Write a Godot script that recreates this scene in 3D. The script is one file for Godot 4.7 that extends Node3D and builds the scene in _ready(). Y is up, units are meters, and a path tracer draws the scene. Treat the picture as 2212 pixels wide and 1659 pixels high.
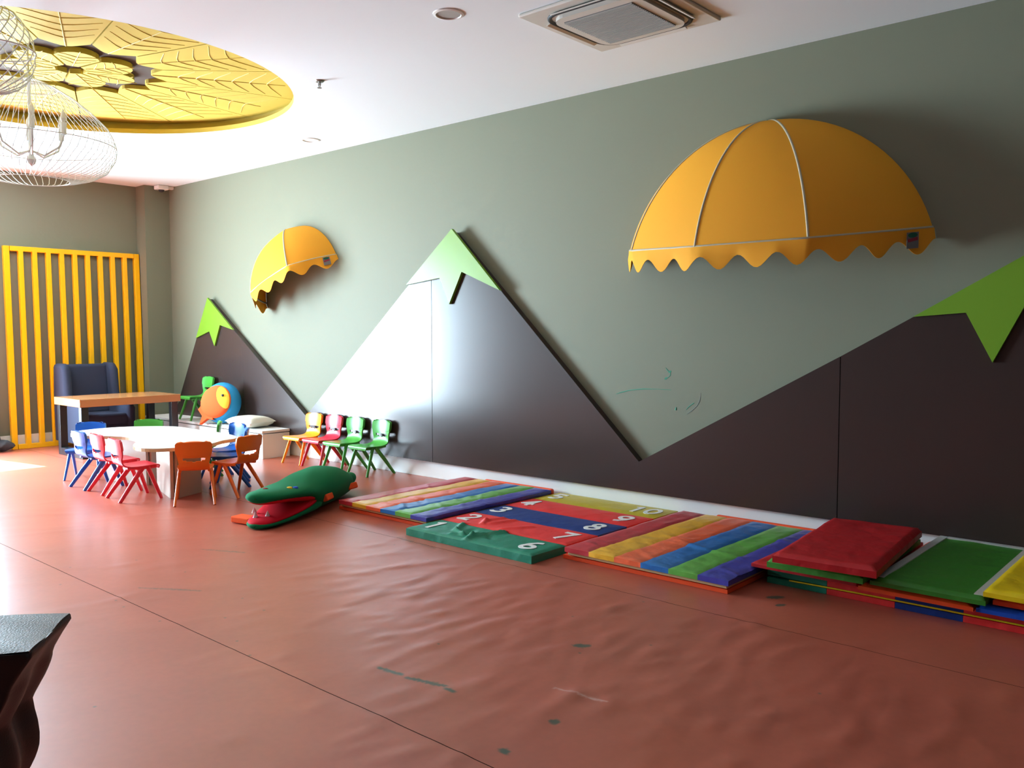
extends Node3D
# A children's playroom: right-hand wall is the plane z = 0, the back wall's pillar is the plane x = 0, y is up, metres.

const CEIL := 3.515
const BASE_H := 0.171
const ROOM_X := 13.6
const ROOM_Z := 7.6
const BACK_X := -0.26


class MB:
	# Collects triangles with their own normals. Faces are given counter-clockwise as seen from outside.
	var v := PackedVector3Array()
	var n := PackedVector3Array()
	var t := PackedVector2Array()

	func tri(a: Vector3, b: Vector3, c: Vector3, na: Vector3, nb: Vector3, nc: Vector3) -> void:
		v.append(a); v.append(c); v.append(b)
		n.append(na); n.append(nc); n.append(nb)
		t.append(Vector2(a.x, a.z)); t.append(Vector2(c.x, c.z)); t.append(Vector2(b.x, b.z))

	func quad(a: Vector3, b: Vector3, c: Vector3, d: Vector3) -> void:
		var m := (b - a).cross(c - a)
		if m.length_squared() < 1e-14:
			m = (c - a).cross(d - a)
		m = m.normalized()
		tri(a, b, c, m, m, m)
		tri(a, c, d, m, m, m)

	func quadn(a: Vector3, b: Vector3, c: Vector3, d: Vector3, na: Vector3, nb: Vector3, nc: Vector3, nd: Vector3) -> void:
		tri(a, b, c, na, nb, nc)
		tri(a, c, d, na, nc, nd)

	func box(c: Vector3, s: Vector3, B := Basis.IDENTITY) -> void:
		var h := s * 0.5
		var p := []
		for i in 8:
			p.append(c + B * Vector3(h.x * (1 if i & 1 else -1), h.y * (1 if i & 2 else -1), h.z * (1 if i & 4 else -1)))
		quad(p[4], p[5], p[7], p[6]); quad(p[1], p[0], p[2], p[3])
		quad(p[5], p[1], p[3], p[7]); quad(p[0], p[4], p[6], p[2])
		quad(p[6], p[7], p[3], p[2]); quad(p[0], p[1], p[5], p[4])

	func span(lo: Vector3, hi: Vector3) -> void:
		box((lo + hi) * 0.5, hi - lo)

	func rbox(c: Vector3, s: Vector3, r: float, B := Basis.IDENTITY, k := 1) -> void:
		# a box with rounded edges of radius r; k steps in each rounding
		var h := s * 0.5
		r = minf(r, minf(h.x, minf(h.y, h.z)) * 0.999)
		var inner := h - Vector3(r, r, r)
		for f in 6:
			var ax := f / 2
			var sg := 1.0 if f % 2 == 0 else -1.0
			var u := (ax + 1) % 3
			var w := (ax + 2) % 3
			var us := _steps(h[u], r, k)
			var ws := _steps(h[w], r, k)
			var pts := []
			var nrm := []
			for a in us:
				var row := []
				var rown := []
				for b in ws:
					var q := Vector3.ZERO
					q[ax] = sg * h[ax]; q[u] = a; q[w] = b
					var i := q.clamp(-inner, inner)
					var d := (q - i).normalized()
					row.append(c + B * (i + d * r)); rown.append(B * d)
				pts.append(row); nrm.append(rown)
			for i in us.size() - 1:
				for j in ws.size() - 1:
					if sg > 0:
						quadn(pts[i][j], pts[i + 1][j], pts[i + 1][j + 1], pts[i][j + 1], nrm[i][j], nrm[i + 1][j], nrm[i + 1][j + 1], nrm[i][j + 1])
					else:
						quadn(pts[i][j + 1], pts[i + 1][j + 1], pts[i + 1][j], pts[i][j], nrm[i][j + 1], nrm[i + 1][j + 1], nrm[i + 1][j], nrm[i][j])

	func _steps(h: float, r: float, k: int) -> Array:
		var o := []
		for i in k + 1:
			o.append(-h + r * (1.0 - tan((1.0 - float(i) / k) * PI / 4)) if false else -h + r * float(i) / k)
		for i in k + 1:
			o.append(h - r + r * float(i) / k)
		return o

	func tube(path: Array, radii: Array, seg := 8, closed := false, squash := 1.0, side := Vector3.ZERO) -> void:
		# a round (or flattened, along side) bar along a path
		var m := path.size()
		var rings := []
		var norms := []
		var up := Vector3.ZERO
		for i in m:
			var d: Vector3
			if closed:
				d = (path[(i + 1) % m] - path[(i + m - 1) % m]).normalized()
			else:
				d = (path[mini(i + 1, m - 1)] - path[maxi(i - 1, 0)]).normalized()
			if side != Vector3.ZERO:
				up = (side - d * side.dot(d)).normalized()
			elif i == 0:
				up = d.cross(Vector3.UP if absf(d.y) < 0.9 else Vector3.RIGHT).normalized()
			else:
				up = (up - d * up.dot(d)).normalized()
			var w := d.cross(up)
			var r: float = radii[mini(i, radii.size() - 1)]
			var ring := []
			var nr := []
			for s in seg:
				var a := TAU * s / seg
				ring.append(path[i] + (up * cos(a) * squash + w * sin(a)) * r)
				nr.append((up * cos(a) / squash + w * sin(a)).normalized())
			rings.append(ring); norms.append(nr)
		for i in (m if closed else m - 1):
			var j := (i + 1) % m
			for s in seg:
				var q := (s + 1) % seg
				quadn(rings[i][s], rings[i][q], rings[j][q], rings[j][s], norms[i][s], norms[i][q], norms[j][q], norms[j][s])
		if not closed:
			var d0: Vector3 = (path[0] - path[1]).normalized()
			var d1: Vector3 = (path[m - 1] - path[m - 2]).normalized()
			for s in range(1, seg - 1):
				tri(rings[0][0], rings[0][s + 1], rings[0][s], d0, d0, d0)
				tri(rings[m - 1][0], rings[m - 1][s], rings[m - 1][s + 1], d1, d1, d1)

	func lathe(prof: Array, seg := 24, c := Vector3.ZERO, B := Basis.IDENTITY) -> void:
		# profile of Vector2(radius, height), listed from the bottom up for outward faces
		for i in prof.size() - 1:
			var a: Vector2 = prof[i]
			var b: Vector2 = prof[i + 1]
			var d := (b - a).normalized()
			for s in seg:
				var p := TAU * s / seg
				var q := TAU * (s + 1) / seg
				var e0 := Vector3(cos(p), 0, sin(p))
				var e1 := Vector3(cos(q), 0, sin(q))
				var n0 := B * (e0 * d.y + Vector3.UP * -d.x)
				var n1 := B * (e1 * d.y + Vector3.UP * -d.x)
				quadn(c + B * (e0 * a.x + Vector3.UP * a.y), c + B * (e0 * b.x + Vector3.UP * b.y), c + B * (e1 * b.x + Vector3.UP * b.y), c + B * (e1 * a.x + Vector3.UP * a.y), n0, n0, n1, n1)

	func extrude(poly: PackedVector2Array, z0: float, z1: float, M := Transform3D.IDENTITY) -> void:
		# a flat outline in the local xy plane, given thickness along local z
		var pl := poly
		if Geometry2D.is_polygon_clockwise(pl):
			pl.reverse()
		var ids := Geometry2D.triangulate_polygon(pl)
		var nz := M.basis.z.normalized()
		for i in range(0, ids.size(), 3):
			var a := pl[ids[i]]
			var b := pl[ids[i + 1]]
			var c := pl[ids[i + 2]]
			if (b - a).cross(c - a) < 0.0:
				var k := b
				b = c
				c = k
			tri(M * Vector3(a.x, a.y, z1), M * Vector3(b.x, b.y, z1), M * Vector3(c.x, c.y, z1), nz, nz, nz)
			tri(M * Vector3(a.x, a.y, z0), M * Vector3(c.x, c.y, z0), M * Vector3(b.x, b.y, z0), -nz, -nz, -nz)
		for i in pl.size():
			var a := pl[i]
			var b := pl[(i + 1) % pl.size()]
			quad(M * Vector3(a.x, a.y, z0), M * Vector3(b.x, b.y, z0), M * Vector3(b.x, b.y, z1), M * Vector3(a.x, a.y, z1))

	func sheet(nu: int, nv: int, f: Callable, th := 0.0, keep = null) -> void:
		# a curved sheet f(u, v), u and v in 0..1, of thickness th; keep(u, v) false cuts a hole
		var P := []
		var N := []
		for i in nu + 1:
			var row := []
			for j in nv + 1:
				row.append(f.call(float(i) / nu, float(j) / nv))
			P.append(row)
		for i in nu + 1:
			var row := []
			for j in nv + 1:
				var a: Vector3 = P[mini(i + 1, nu)][j] - P[maxi(i - 1, 0)][j]
				var b: Vector3 = P[i][mini(j + 1, nv)] - P[i][maxi(j - 1, 0)]
				var m := a.cross(b)
				row.append(m.normalized() if m.length_squared() > 1e-16 else Vector3.ZERO)
			for j in nv + 1:   # at a pole the rows meet in a point: take the next row's normal
				if row[j] == Vector3.ZERO:
					row[j] = row[j + 1] if j == 0 else row[j - 1]
			N.append(row)
		var has := func(i: int, j: int) -> bool:
			if i < 0 or j < 0 or i >= nu or j >= nv:
				return false
			return keep == null or keep.call((i + 0.5) / nu, (j + 0.5) / nv)
		var h := th * 0.5
		for i in nu:
			for j in nv:
				if not has.call(i, j):
					continue
				var k := [[i, j], [i + 1, j], [i + 1, j + 1], [i, j + 1]]
				var p := []
				var m := []
				for e in k:
					p.append(P[e[0]][e[1]]); m.append(N[e[0]][e[1]])
				quadn(p[0] + m[0] * h, p[1] + m[1] * h, p[2] + m[2] * h, p[3] + m[3] * h, m[0], m[1], m[2], m[3])
				if th > 0.0:
					quadn(p[3] - m[3] * h, p[2] - m[2] * h, p[1] - m[1] * h, p[0] - m[0] * h, -m[3], -m[2], -m[1], -m[0])
					var near := [[i, j - 1], [i + 1, j], [i, j + 1], [i - 1, j]]
					for e in 4:
						if not has.call(near[e][0], near[e][1]):
							var g := (e + 1) % 4
							quad(p[e] - m[e] * h, p[g] - m[g] * h, p[g] + m[g] * h, p[e] + m[e] * h)

	func mesh() -> ArrayMesh:
		var arr := []
		arr.resize(Mesh.ARRAY_MAX)
		arr[Mesh.ARRAY_VERTEX] = v
		arr[Mesh.ARRAY_NORMAL] = n
		arr[Mesh.ARRAY_TEX_UV] = t
		var am := ArrayMesh.new()
		am.add_surface_from_arrays(Mesh.PRIMITIVE_TRIANGLES, arr)
		return am


var taken := {}
var M := {}


func numbered(called: String) -> String:
	taken[called] = taken.get(called, -1) + 1
	return called if taken[called] == 0 else "%s_%03d" % [called, taken[called]]


func part(called: String, mb: MB, material: Material, parent: Node) -> MeshInstance3D:
	var o := MeshInstance3D.new()
	o.name = called
	o.mesh = mb.mesh()
	o.material_override = material
	parent.add_child(o, true)
	return o


func tag(o: Node, label: String, category: String, group := "") -> void:
	o.set_meta("label", label)
	o.set_meta("category", category)
	if group:
		o.set_meta("group", group)


func thing(called: String, label: String, category: String, at := Vector3.ZERO, turn := 0.0, group := "") -> Node3D:
	var o := Node3D.new()
	o.name = numbered(called)
	add_child(o)
	o.position = at
	o.rotation.y = turn
	tag(o, label, category, group)
	return o


func struct(called: String, mb: MB, material: Material) -> MeshInstance3D:
	var o := part(called, mb, material, self)
	o.set_meta("kind", "structure")
	return o


func mat(c: Color, rough := 0.6, spec := 0.5) -> StandardMaterial3D:
	var m := StandardMaterial3D.new()
	m.albedo_color = c
	m.roughness = rough
	m.metallic_specular = spec
	m.cull_mode = BaseMaterial3D.CULL_DISABLED
	return m


func noise_tex(freq: float, seed_no: int, size := 256, octaves := 3) -> NoiseTexture2D:
	var f := FastNoiseLite.new()
	f.seed = seed_no
	f.frequency = freq
	f.fractal_octaves = octaves
	var t := NoiseTexture2D.new()
	t.width = size
	t.height = size
	t.seamless = true
	t.noise = f
	return t


func relief(m: StandardMaterial3D, tex: Texture2D, cm: float, scale: float) -> StandardMaterial3D:
	m.heightmap_enabled = true
	m.heightmap_texture = tex
	m.heightmap_scale = cm
	m.uv1_triplanar = true
	m.uv1_scale = Vector3(scale, scale, scale)
	return m


func rgb(r: int, g: int, b: int) -> Color:
	return Color(r / 255.0, g / 255.0, b / 255.0)


func _ready() -> void:
	look()
	materials()
	room()
	ceiling_flower()
	mountains()
	awnings()
	far_corner()
	play_table()
	row_of_chairs()
	floor_mats()
	crocodile()
	ceiling_fittings()
	draped_box()


func look() -> void:
	var cam := Camera3D.new()
	cam.name = "camera"
	add_child(cam)
	var fw := Vector3(-0.6608, -0.0619, -0.7480).normalized()
	var roll := deg_to_rad(-0.076)
	var r := fw.cross(Vector3.UP).normalized()
	var u := r.cross(fw)
	var r2 := r * cos(roll) + u * sin(roll)
	cam.transform = Transform3D(Basis(r2, r2.cross(fw), -fw), Vector3(11.772, 1.5, 6.016))
	cam.fov = rad_to_deg(2.0 * atan(829.5 / 1860.1))
	cam.near = 0.05
	cam.far = 200.0
	cam.current = true

	var e := Environment.new()
	e.background_mode = Environment.BG_SKY
	var sky := Sky.new()
	var sm := ProceduralSkyMaterial.new()
	sm.sky_top_color = rgb(150, 190, 235)
	sm.sky_horizon_color = rgb(225, 236, 245)
	sm.ground_bottom_color = rgb(170, 165, 155)
	sm.ground_horizon_color = rgb(225, 236, 245)
	sm.energy_multiplier = 6.0
	sky.sky_material = sm
	e.sky = sky
	e.tonemap_mode = Environment.TONE_MAPPER_LINEAR
	e.tonemap_exposure = 1.0
	e.sdfgi_enabled = true
	e.ssao_enabled = true
	e.ssil_enabled = true
	var we := WorldEnvironment.new()
	we.name = "surroundings"
	we.environment = e
	add_child(we)

	# midday sun falling steeply through the glazed doors in the back wall
	var sun := DirectionalLight3D.new()
	sun.name = "sun"
	sun.light_energy = 26.0
	sun.light_color = rgb(255, 248, 236)
	sun.light_angular_distance = 0.6
	sun.shadow_enabled = true
	add_child(sun)
	sun.look_at_from_position(Vector3.ZERO, Vector3(0.62, -0.78, -0.12), Vector3.UP)

	# daylight of the sky, as large as the glazed opening in the back wall (z 2.5 to 5.4)
	var day := AreaLight3D.new()
	day.name = "window_daylight"
	day.area_size = Vector2(2.84, 2.6)
	day.area_normalize_energy = true
	day.light_energy = 165.0
	day.light_color = rgb(206, 235, 253)
	day.area_range = 40.0
	day.shadow_enabled = true
	add_child(day)
	day.look_at_from_position(Vector3(BACK_X + 0.06, 1.38, 3.95), Vector3(5.0, 1.38, 3.95), Vector3.UP)


func materials() -> void:
	var plaster := noise_tex(0.05, 3, 256, 4)
	var weave := noise_tex(0.2, 5, 256, 2)
	var soft := noise_tex(0.012, 8, 256, 3)
	M.wall = relief(mat(rgb(121, 125, 105), 0.6, 0.4), plaster, 0.05, 1.2)
	M.ceiling = mat(rgb(228, 236, 238), 0.8, 0.3)
	M.white = mat(rgb(232, 231, 226), 0.45, 0.5)
	M.trim = mat(rgb(243, 245, 242), 0.4, 0.5)
	M.glass = mat(Color(0.95, 0.98, 1.0, 0.08), 0.02)
	M.glass.transparency = BaseMaterial3D.TRANSPARENCY_ALPHA
	M.frame = mat(rgb(90, 92, 95), 0.4)
	M.brown = mat(rgb(58, 45, 42), 0.24, 0.5)
	M.brown_edge = mat(rgb(58, 46, 42), 0.5, 0.4)
	M.cap_green = mat(rgb(112, 154, 40), 0.32, 0.5)
	M.yellow_ceiling = relief(mat(rgb(206, 184, 82), 0.55, 0.4), soft, 0.4, 0.6)
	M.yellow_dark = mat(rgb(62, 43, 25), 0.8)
	M.awning = relief(mat(rgb(242, 168, 48), 0.75, 0.3), weave, 0.03, 6.0)
	M.awning.backlight_enabled = true
	M.awning.backlight = Color(0.25, 0.15, 0.03)
	M.piping = mat(rgb(188, 176, 148), 0.6)
	M.steel = mat(rgb(150, 150, 145), 0.35)
	M.steel.metallic = 0.8
	M.slat_yellow = mat(rgb(250, 186, 6), 0.3, 0.5)
	M.navy = relief(mat(rgb(50, 57, 76), 0.8, 0.3), weave, 0.04, 5.0)
	M.navy.rim_enabled = true
	M.navy.rim = 0.3
	M.desk_top = mat(rgb(176, 122, 78), 0.25, 0.5)
	M.black_metal = mat(rgb(26, 28, 32), 0.3, 0.5)
	M.table_white = mat(rgb(236, 236, 230), 0.25, 0.5)
	M.table_edge = mat(rgb(214, 186, 140), 0.5)
	M.table_leg = mat(rgb(205, 190, 170), 0.5)
	M.curtain = mat(rgb(78, 82, 86), 0.85, 0.2)
	for c in [["blue", rgb(28, 96, 190)], ["red", rgb(226, 44, 66)], ["orange", rgb(246, 118, 24)], ["green", rgb(74, 160, 62)], ["yellow", rgb(252, 160, 26)]]:
		M["chair_" + c[0]] = mat(c[1], 0.3, 0.5)
	var film := noise_tex(0.02, 21, 256, 4)
	for c in [["red", rgb(200, 52, 62)], ["yellow", rgb(240, 180, 44)], ["orange", rgb(246, 104, 60)], ["blue", rgb(24, 110, 184)], ["green", rgb(98, 172, 68)], ["violet", rgb(62, 62, 160)]]:
		var m := relief(mat(c[1], 0.35, 0.5), film, 0.7, 0.9)
		m.clearcoat_enabled = true
		m.clearcoat = 0.3
		m.clearcoat_roughness = 0.25
		M["film_" + c[0]] = m
	for c in [["teal", rgb(20, 130, 100)], ["red", rgb(236, 50, 48)], ["navy", rgb(10, 52, 126)], ["mustard", rgb(196, 176, 34)], ["crimson", rgb(176, 16, 24)], ["green", rgb(58, 134, 40)], ["orange", rgb(236, 74, 20)], ["yellow", rgb(226, 190, 6)], ["blue", rgb(10, 80, 190)]]:
		M["mat_" + c[0]] = relief(mat(c[1], 0.42, 0.5), film, 0.5, 1.1)
	M.vinyl_orange = mat(rgb(248, 88, 44), 0.3, 0.5)
	M.foam = mat(rgb(214, 178, 128), 0.9)
	M.number = mat(rgb(236, 236, 232), 0.5)
	M.white_tape = mat(rgb(196, 198, 194), 0.5)
	M.croc_green = relief(mat(rgb(20, 112, 68), 0.9, 0.2), weave, 0.08, 5.0)
	M.croc_green.rim_enabled = true
	M.croc_green.rim = 0.4
	M.croc_red = mat(rgb(196, 22, 40), 0.8, 0.2)
	M.felt_orange = mat(rgb(240, 96, 50), 0.9, 0.2)
	M.fish_orange = mat(rgb(250, 110, 60), 0.85, 0.2)
	M.fish_yellow = mat(rgb(250, 200, 70), 0.85, 0.2)
	M.fish_blue = mat(rgb(50, 140, 190), 0.85, 0.2)
	M.black = mat(rgb(14, 13, 16), 0.5)
	M.cushion = relief(mat(rgb(220, 216, 200), 0.9, 0.2), weave, 0.05, 4.0)
	M.wire = mat(rgb(222, 225, 226), 0.4)
	M.grey_plastic = mat(rgb(206, 204, 194), 0.5)
	M.grille = mat(rgb(110, 108, 104), 0.7)
	M.grille_slat = mat(rgb(164, 162, 156), 0.6)
	M.ac_dark = mat(rgb(40, 40, 42), 0.6)
	M.black_cloth = relief(mat(rgb(26, 27, 30), 0.45, 0.5), weave, 0.06, 3.0)
	M.red_box = mat(rgb(214, 30, 18), 0.5)
	M.marker = mat(rgb(40, 130, 100), 0.6)
	M.marker_grey = mat(rgb(96, 104, 96), 0.6)


func floor_picture() -> ImageTexture:
	# the colour of the vinyl: faint mottling and the scuffs and stains the floor carries
	var w := 1360
	var h := 760
	var im := Image.create(w, h, false, Image.FORMAT_RGB8)
	var f := FastNoiseLite.new()
	f.seed = 12
	f.frequency = 0.012
	f.fractal_octaves = 5
	var g := FastNoiseLite.new()
	g.seed = 44
	g.frequency = 0.2
	for y in h:
		for x in w:
			var k := 1.0 + 0.05 * f.get_noise_2d(x, y) + 0.03 * g.get_noise_2d(x, y)
			im.set_pixel(x, y, Color(0.70 * k, 0.365 * k, 0.285 * k))
	var rng := RandomNumberGenerator.new()
	rng.seed = 9
	# scuff: start x, start z, end x, end z, half width, strength, colour
	var grey := Color(0.30, 0.33, 0.28)
	var pale := Color(0.78, 0.62, 0.60)
	for s in [[8.84, 3.60, 8.98, 3.58, 0.010, 0.7, grey], [9.02, 3.59, 9.21, 3.54, 0.013, 0.9, grey], [9.22, 3.555, 9.28, 3.56, 0.008, 0.6, grey], [9.34, 2.815, 9.39, 2.765, 0.022, 0.9, grey], [9.755, 3.50, 9.77, 3.49, 0.012, 0.9, grey], [9.765, 3.80, 9.775, 3.79, 0.013, 0.8, grey], [9.56, 3.25, 9.82, 3.225, 0.006, 0.45, pale], [9.70, 1.50, 9.76, 1.43, 0.022, 0.9, grey], [9.80, 1.60, 9.82, 1.56, 0.015, 0.6, grey], [6.85, 3.75, 7.18, 3.54, 0.012, 0.35, grey], [6.3, 3.05, 6.6, 2.9, 0.014, 0.3, grey], [7.05, 1.93, 7.5, 1.98, 0.03, 0.25, grey]]:
		for i in 260:
			var q := rng.randf()
			var wd: float = s[4] * (0.35 + 0.65 * sin(PI * q))
			var px: float = lerpf(s[0], s[2], q) + rng.randfn(0.0, 0.5) * wd
			var pz: float = lerpf(s[1], s[3], q) + rng.randfn(0.0, 0.5) * wd
			var xi := clampi(int(px * 100.0), 0, w - 1)
			var zi := clampi(int(pz * 100.0), 0, h - 1)
			im.set_pixel(xi, zi, im.get_pixel(xi, zi).lerp(s[6], s[5] * 0.55))
	for i in 90:
		im.set_pixel(rng.randi_range(500, w - 100), rng.randi_range(190, h - 10), grey)
	return ImageTexture.create_from_image(im)


func room() -> void:
	# floor: concrete under three sheets of terracotta vinyl with open seams
	var fb := MB.new()
	fb.span(Vector3(BACK_X - 0.3, -0.25, -0.3), Vector3(ROOM_X + 0.3, -0.008, ROOM_Z + 0.3))
	var fl := struct("floor", fb, mat(rgb(46, 34, 30), 0.9))
	var vinyl := StandardMaterial3D.new()
	vinyl.albedo_texture = floor_picture()
	vinyl.roughness = 0.33
	vinyl.metallic_specular = 0.55
	vinyl.cull_mode = BaseMaterial3D.CULL_DISABLED
	var rng := RandomNumberGenerator.new()
	rng.seed = 77
	var step := 0.03
	var nx := int((ROOM_X - BACK_X) / step) + 1
	var nz := int(ROOM_Z / step) + 1
	var hgt := PackedFloat32Array()
	hgt.resize((nx + 1) * (nz + 1))
	var wr := []
	for i in 520:   # wrinkles: long narrow swellings of the loose vinyl
		wr.append([rng.randfn(9.2, 1.1), rng.randfn(2.75, 0.6), rng.randf_range(-1.75, -1.15), rng.randf_range(0.05, 0.13), rng.randf_range(0.026, 0.042), rng.randf_range(0.0012, 0.0042)])
	for i in 140:
		wr.append([rng.randf_range(3.0, 9.5), rng.randf_range(2.2, 6.0), rng.randf_range(-1.4, -0.6), rng.randf_range(0.12, 0.35), rng.randf_range(0.04, 0.08), rng.randf_range(0.0005, 0.002)])
	for q in wr:
		var dx := cos(q[2])
		var dz := sin(q[2])
		var reach: float = q[3] * 2.4
		for i in range(maxi(0, int((q[0] - reach - BACK_X) / step)), mini(nx, int((q[0] + reach - BACK_X) / step)) + 1):
			for j in range(maxi(0, int((q[1] - reach) / step)), mini(nz, int((q[1] + reach) / step)) + 1):
				var ex: float = BACK_X + i * step - q[0]
				var ez: float = j * step - q[1]
				var along: float = (ex * dx + ez * dz) / q[3]
				var across: float = (-ex * dz + ez * dx) / q[4]
				hgt[i * (nz + 1) + j] += q[5] * exp(-along * along - across * across)
	var soft := FastNoiseLite.new()
	soft.seed = 5
	soft.frequency = 0.9
	var bounds := [0.0, 1.95, 3.906, 5.86, ROOM_Z]
	for b in 4:
		var z0: float = bounds[b] + (0.002 if b > 0 else 0.0)
		var z1: float = bounds[b + 1] - 0.002
		var rows := int(ceil((z1 - z0) / step))
		var mb := MB.new()
		var P := []
		var N := []
		for i in nx + 1:
			var rp := []
			for j in rows + 1:
				var x := minf(BACK_X + i * step, ROOM_X)
				var z := lerpf(z0, z1, float(j) / rows)
				var jj := clampf(z / step, 0, nz - 0.001)
				var j0 := int(jj)
				var hh := lerpf(hgt[i * (nz + 1) + j0], hgt[i * (nz + 1) + mini(j0 + 1, nz)], jj - j0)
				var flat := clampf((z - 1.75) * 4.0, 0.0, 1.0) * clampf((x - 3.0) * 1.0, 0.0, 1.0)
				rp.append(Vector3(x, (hh + 0.0012 * soft.get_noise_2d(x, z)) * flat, z))
			P.append(rp)
		for i in nx + 1:
			var rn := []
			for j in rows + 1:
				var a: Vector3 = P[mini(i + 1, nx)][j] - P[maxi(i - 1, 0)][j]
				var c: Vector3 = P[i][mini(j + 1, rows)] - P[i][maxi(j - 1, 0)]
				var m := c.cross(a)
				rn.append(m.normalized() if m.length() > 1e-9 else Vector3.UP)
			N.append(rn)
		for i in nx:
			for j in rows:
				if P[i + 1][j].x - P[i][j].x < 0.001:
					continue
				mb.quadn(P[i][j], P[i][j + 1], P[i + 1][j + 1], P[i + 1][j], N[i][j], N[i][j + 1], N[i + 1][j + 1], N[i + 1][j])
		for k in mb.t.size():
			mb.t[k] = Vector2(mb.v[k].x / 13.6, mb.v[k].z / 7.6)
		part("vinyl_sheet", mb, vinyl, fl)

	# walls with thickness
	var T := 0.3
	var wr_ := MB.new()
	wr_.span(Vector3(BACK_X - T, -0.25, -T), Vector3(ROOM_X + T, CEIL + 0.5, 0))
	var wall := struct("wall_right", wr_, M.wall)
	var wb := MB.new()   # back wall round a glazed opening, z 2.5 to 5.4, up to y 2.72
	wb.span(Vector3(BACK_X - T, -0.25, 0), Vector3(BACK_X, CEIL + 0.5, 2.5))
	wb.span(Vector3(BACK_X - T, 2.72, 2.5), Vector3(BACK_X, CEIL + 0.5, 5.4))
	wb.span(Vector3(BACK_X - T, -0.25, 5.4), Vector3(BACK_X, CEIL + 0.5, ROOM_Z))
	wb.span(Vector3(BACK_X - T, -0.25, 2.5), Vector3(BACK_X, 0.0, 5.4))
	struct("wall_back", wb, M.wall)
	var wp := MB.new()   # the pillar in the corner
	wp.span(Vector3(BACK_X, 0, 0), Vector3(0, CEIL, 0.355))
	struct("wall_pillar", wp, M.wall)
	var wl := MB.new()
	wl.span(Vector3(BACK_X - T, -0.25, ROOM_Z), Vector3(ROOM_X + T, CEIL + 0.5, ROOM_Z + T))
	struct("wall_left", wl, M.brown)
	var wf := MB.new()
	wf.span(Vector3(ROOM_X, -0.25, 0), Vector3(ROOM_X + T, CEIL + 0.5, ROOM_Z))
	struct("wall_front", wf, M.brown)
	var bb := MB.new()
	bb.rbox(Vector3((0.0 + ROOM_X) * 0.5, BASE_H * 0.5, 0.007), Vector3(ROOM_X, BASE_H, 0.014), 0.003)
	struct("baseboard_right", bb, M.trim)
	var b2 := MB.new()
	b2.rbox(Vector3(BACK_X + 0.007, BASE_H * 0.5, 1.55), Vector3(0.014, BASE_H, 2.39), 0.003)
	struct("baseboard_back", b2, M.trim)
	# glazed doors
	var wn := MB.new()
	for z in [2.53, 3.477, 4.423, 5.37]:
		wn.span(Vector3(BACK_X - 0.2, 0, z - 0.03), Vector3(BACK_X - 0.12, 2.72, z + 0.03))
	for y in [0.04, 2.69]:
		wn.span(Vector3(BACK_X - 0.2, y - 0.03, 2.53), Vector3(BACK_X - 0.12, y + 0.03, 5.37))
	var win := struct("window_1", wn, M.frame)
	for k in 3:
		var pn := MB.new()
		pn.span(Vector3(BACK_X - 0.165, 0.07, 2.56 + k * 0.947), Vector3(BACK_X - 0.155, 2.66, 3.447 + k * 0.947))
		part("pane", pn, M.glass, win)
	# pavement outside
	var og := MB.new()
	og.span(Vector3(-30, -0.4, -20), Vector3(BACK_X - T, -0.1, 30))
	struct("pavement", og, mat(rgb(190, 186, 176), 0.9))
	# marker strokes on the right wall
	for s in [[[7.63, 0.965], [7.68, 0.981], [7.78, 1.005], [7.90, 1.019], [8.03, 1.023], [8.163, 1.023]], [[8.11, 1.20], [8.13, 1.177], [8.154, 1.16], [8.154, 1.141], [8.13, 1.118], [8.107, 1.112]], [[8.206, 0.862], [8.21, 0.886]], [[8.30, 0.87], [8.316, 0.888], [8.335, 0.905], [8.37, 0.93]], [[8.31, 0.838], [8.35, 0.865], [8.40, 0.91], [8.419, 0.946], [8.428, 0.985], [8.428, 1.012]]]:
		var mk := MB.new()
		var path := []
		for q in s:
			path.append(Vector3(q[0], q[1], 0.0008))
		mk.tube(path, [0.002, 0.0045, 0.0035, 0.0045, 0.002] if s.size() > 2 else [0.009, 0.006], 6, false, 0.25, Vector3(0, 0, 1))
		part("marker_stroke", mk, M.marker_grey if s.size() == 6 and s[0][0] > 8.3 else M.marker, wall)
	for s in [Vector3(8.15, 1.168, 0.0008), Vector3(8.115, 1.114, 0.0008)]:
		var mk := MB.new()
		mk.tube([s - Vector3(0.015, 0.006, 0), s, s + Vector3(0.012, 0.008, 0)], [0.004, 0.011, 0.004], 6, false, 0.1, Vector3(0, 0, 1))
		part("marker_stroke", mk, M.marker, wall)


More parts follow.
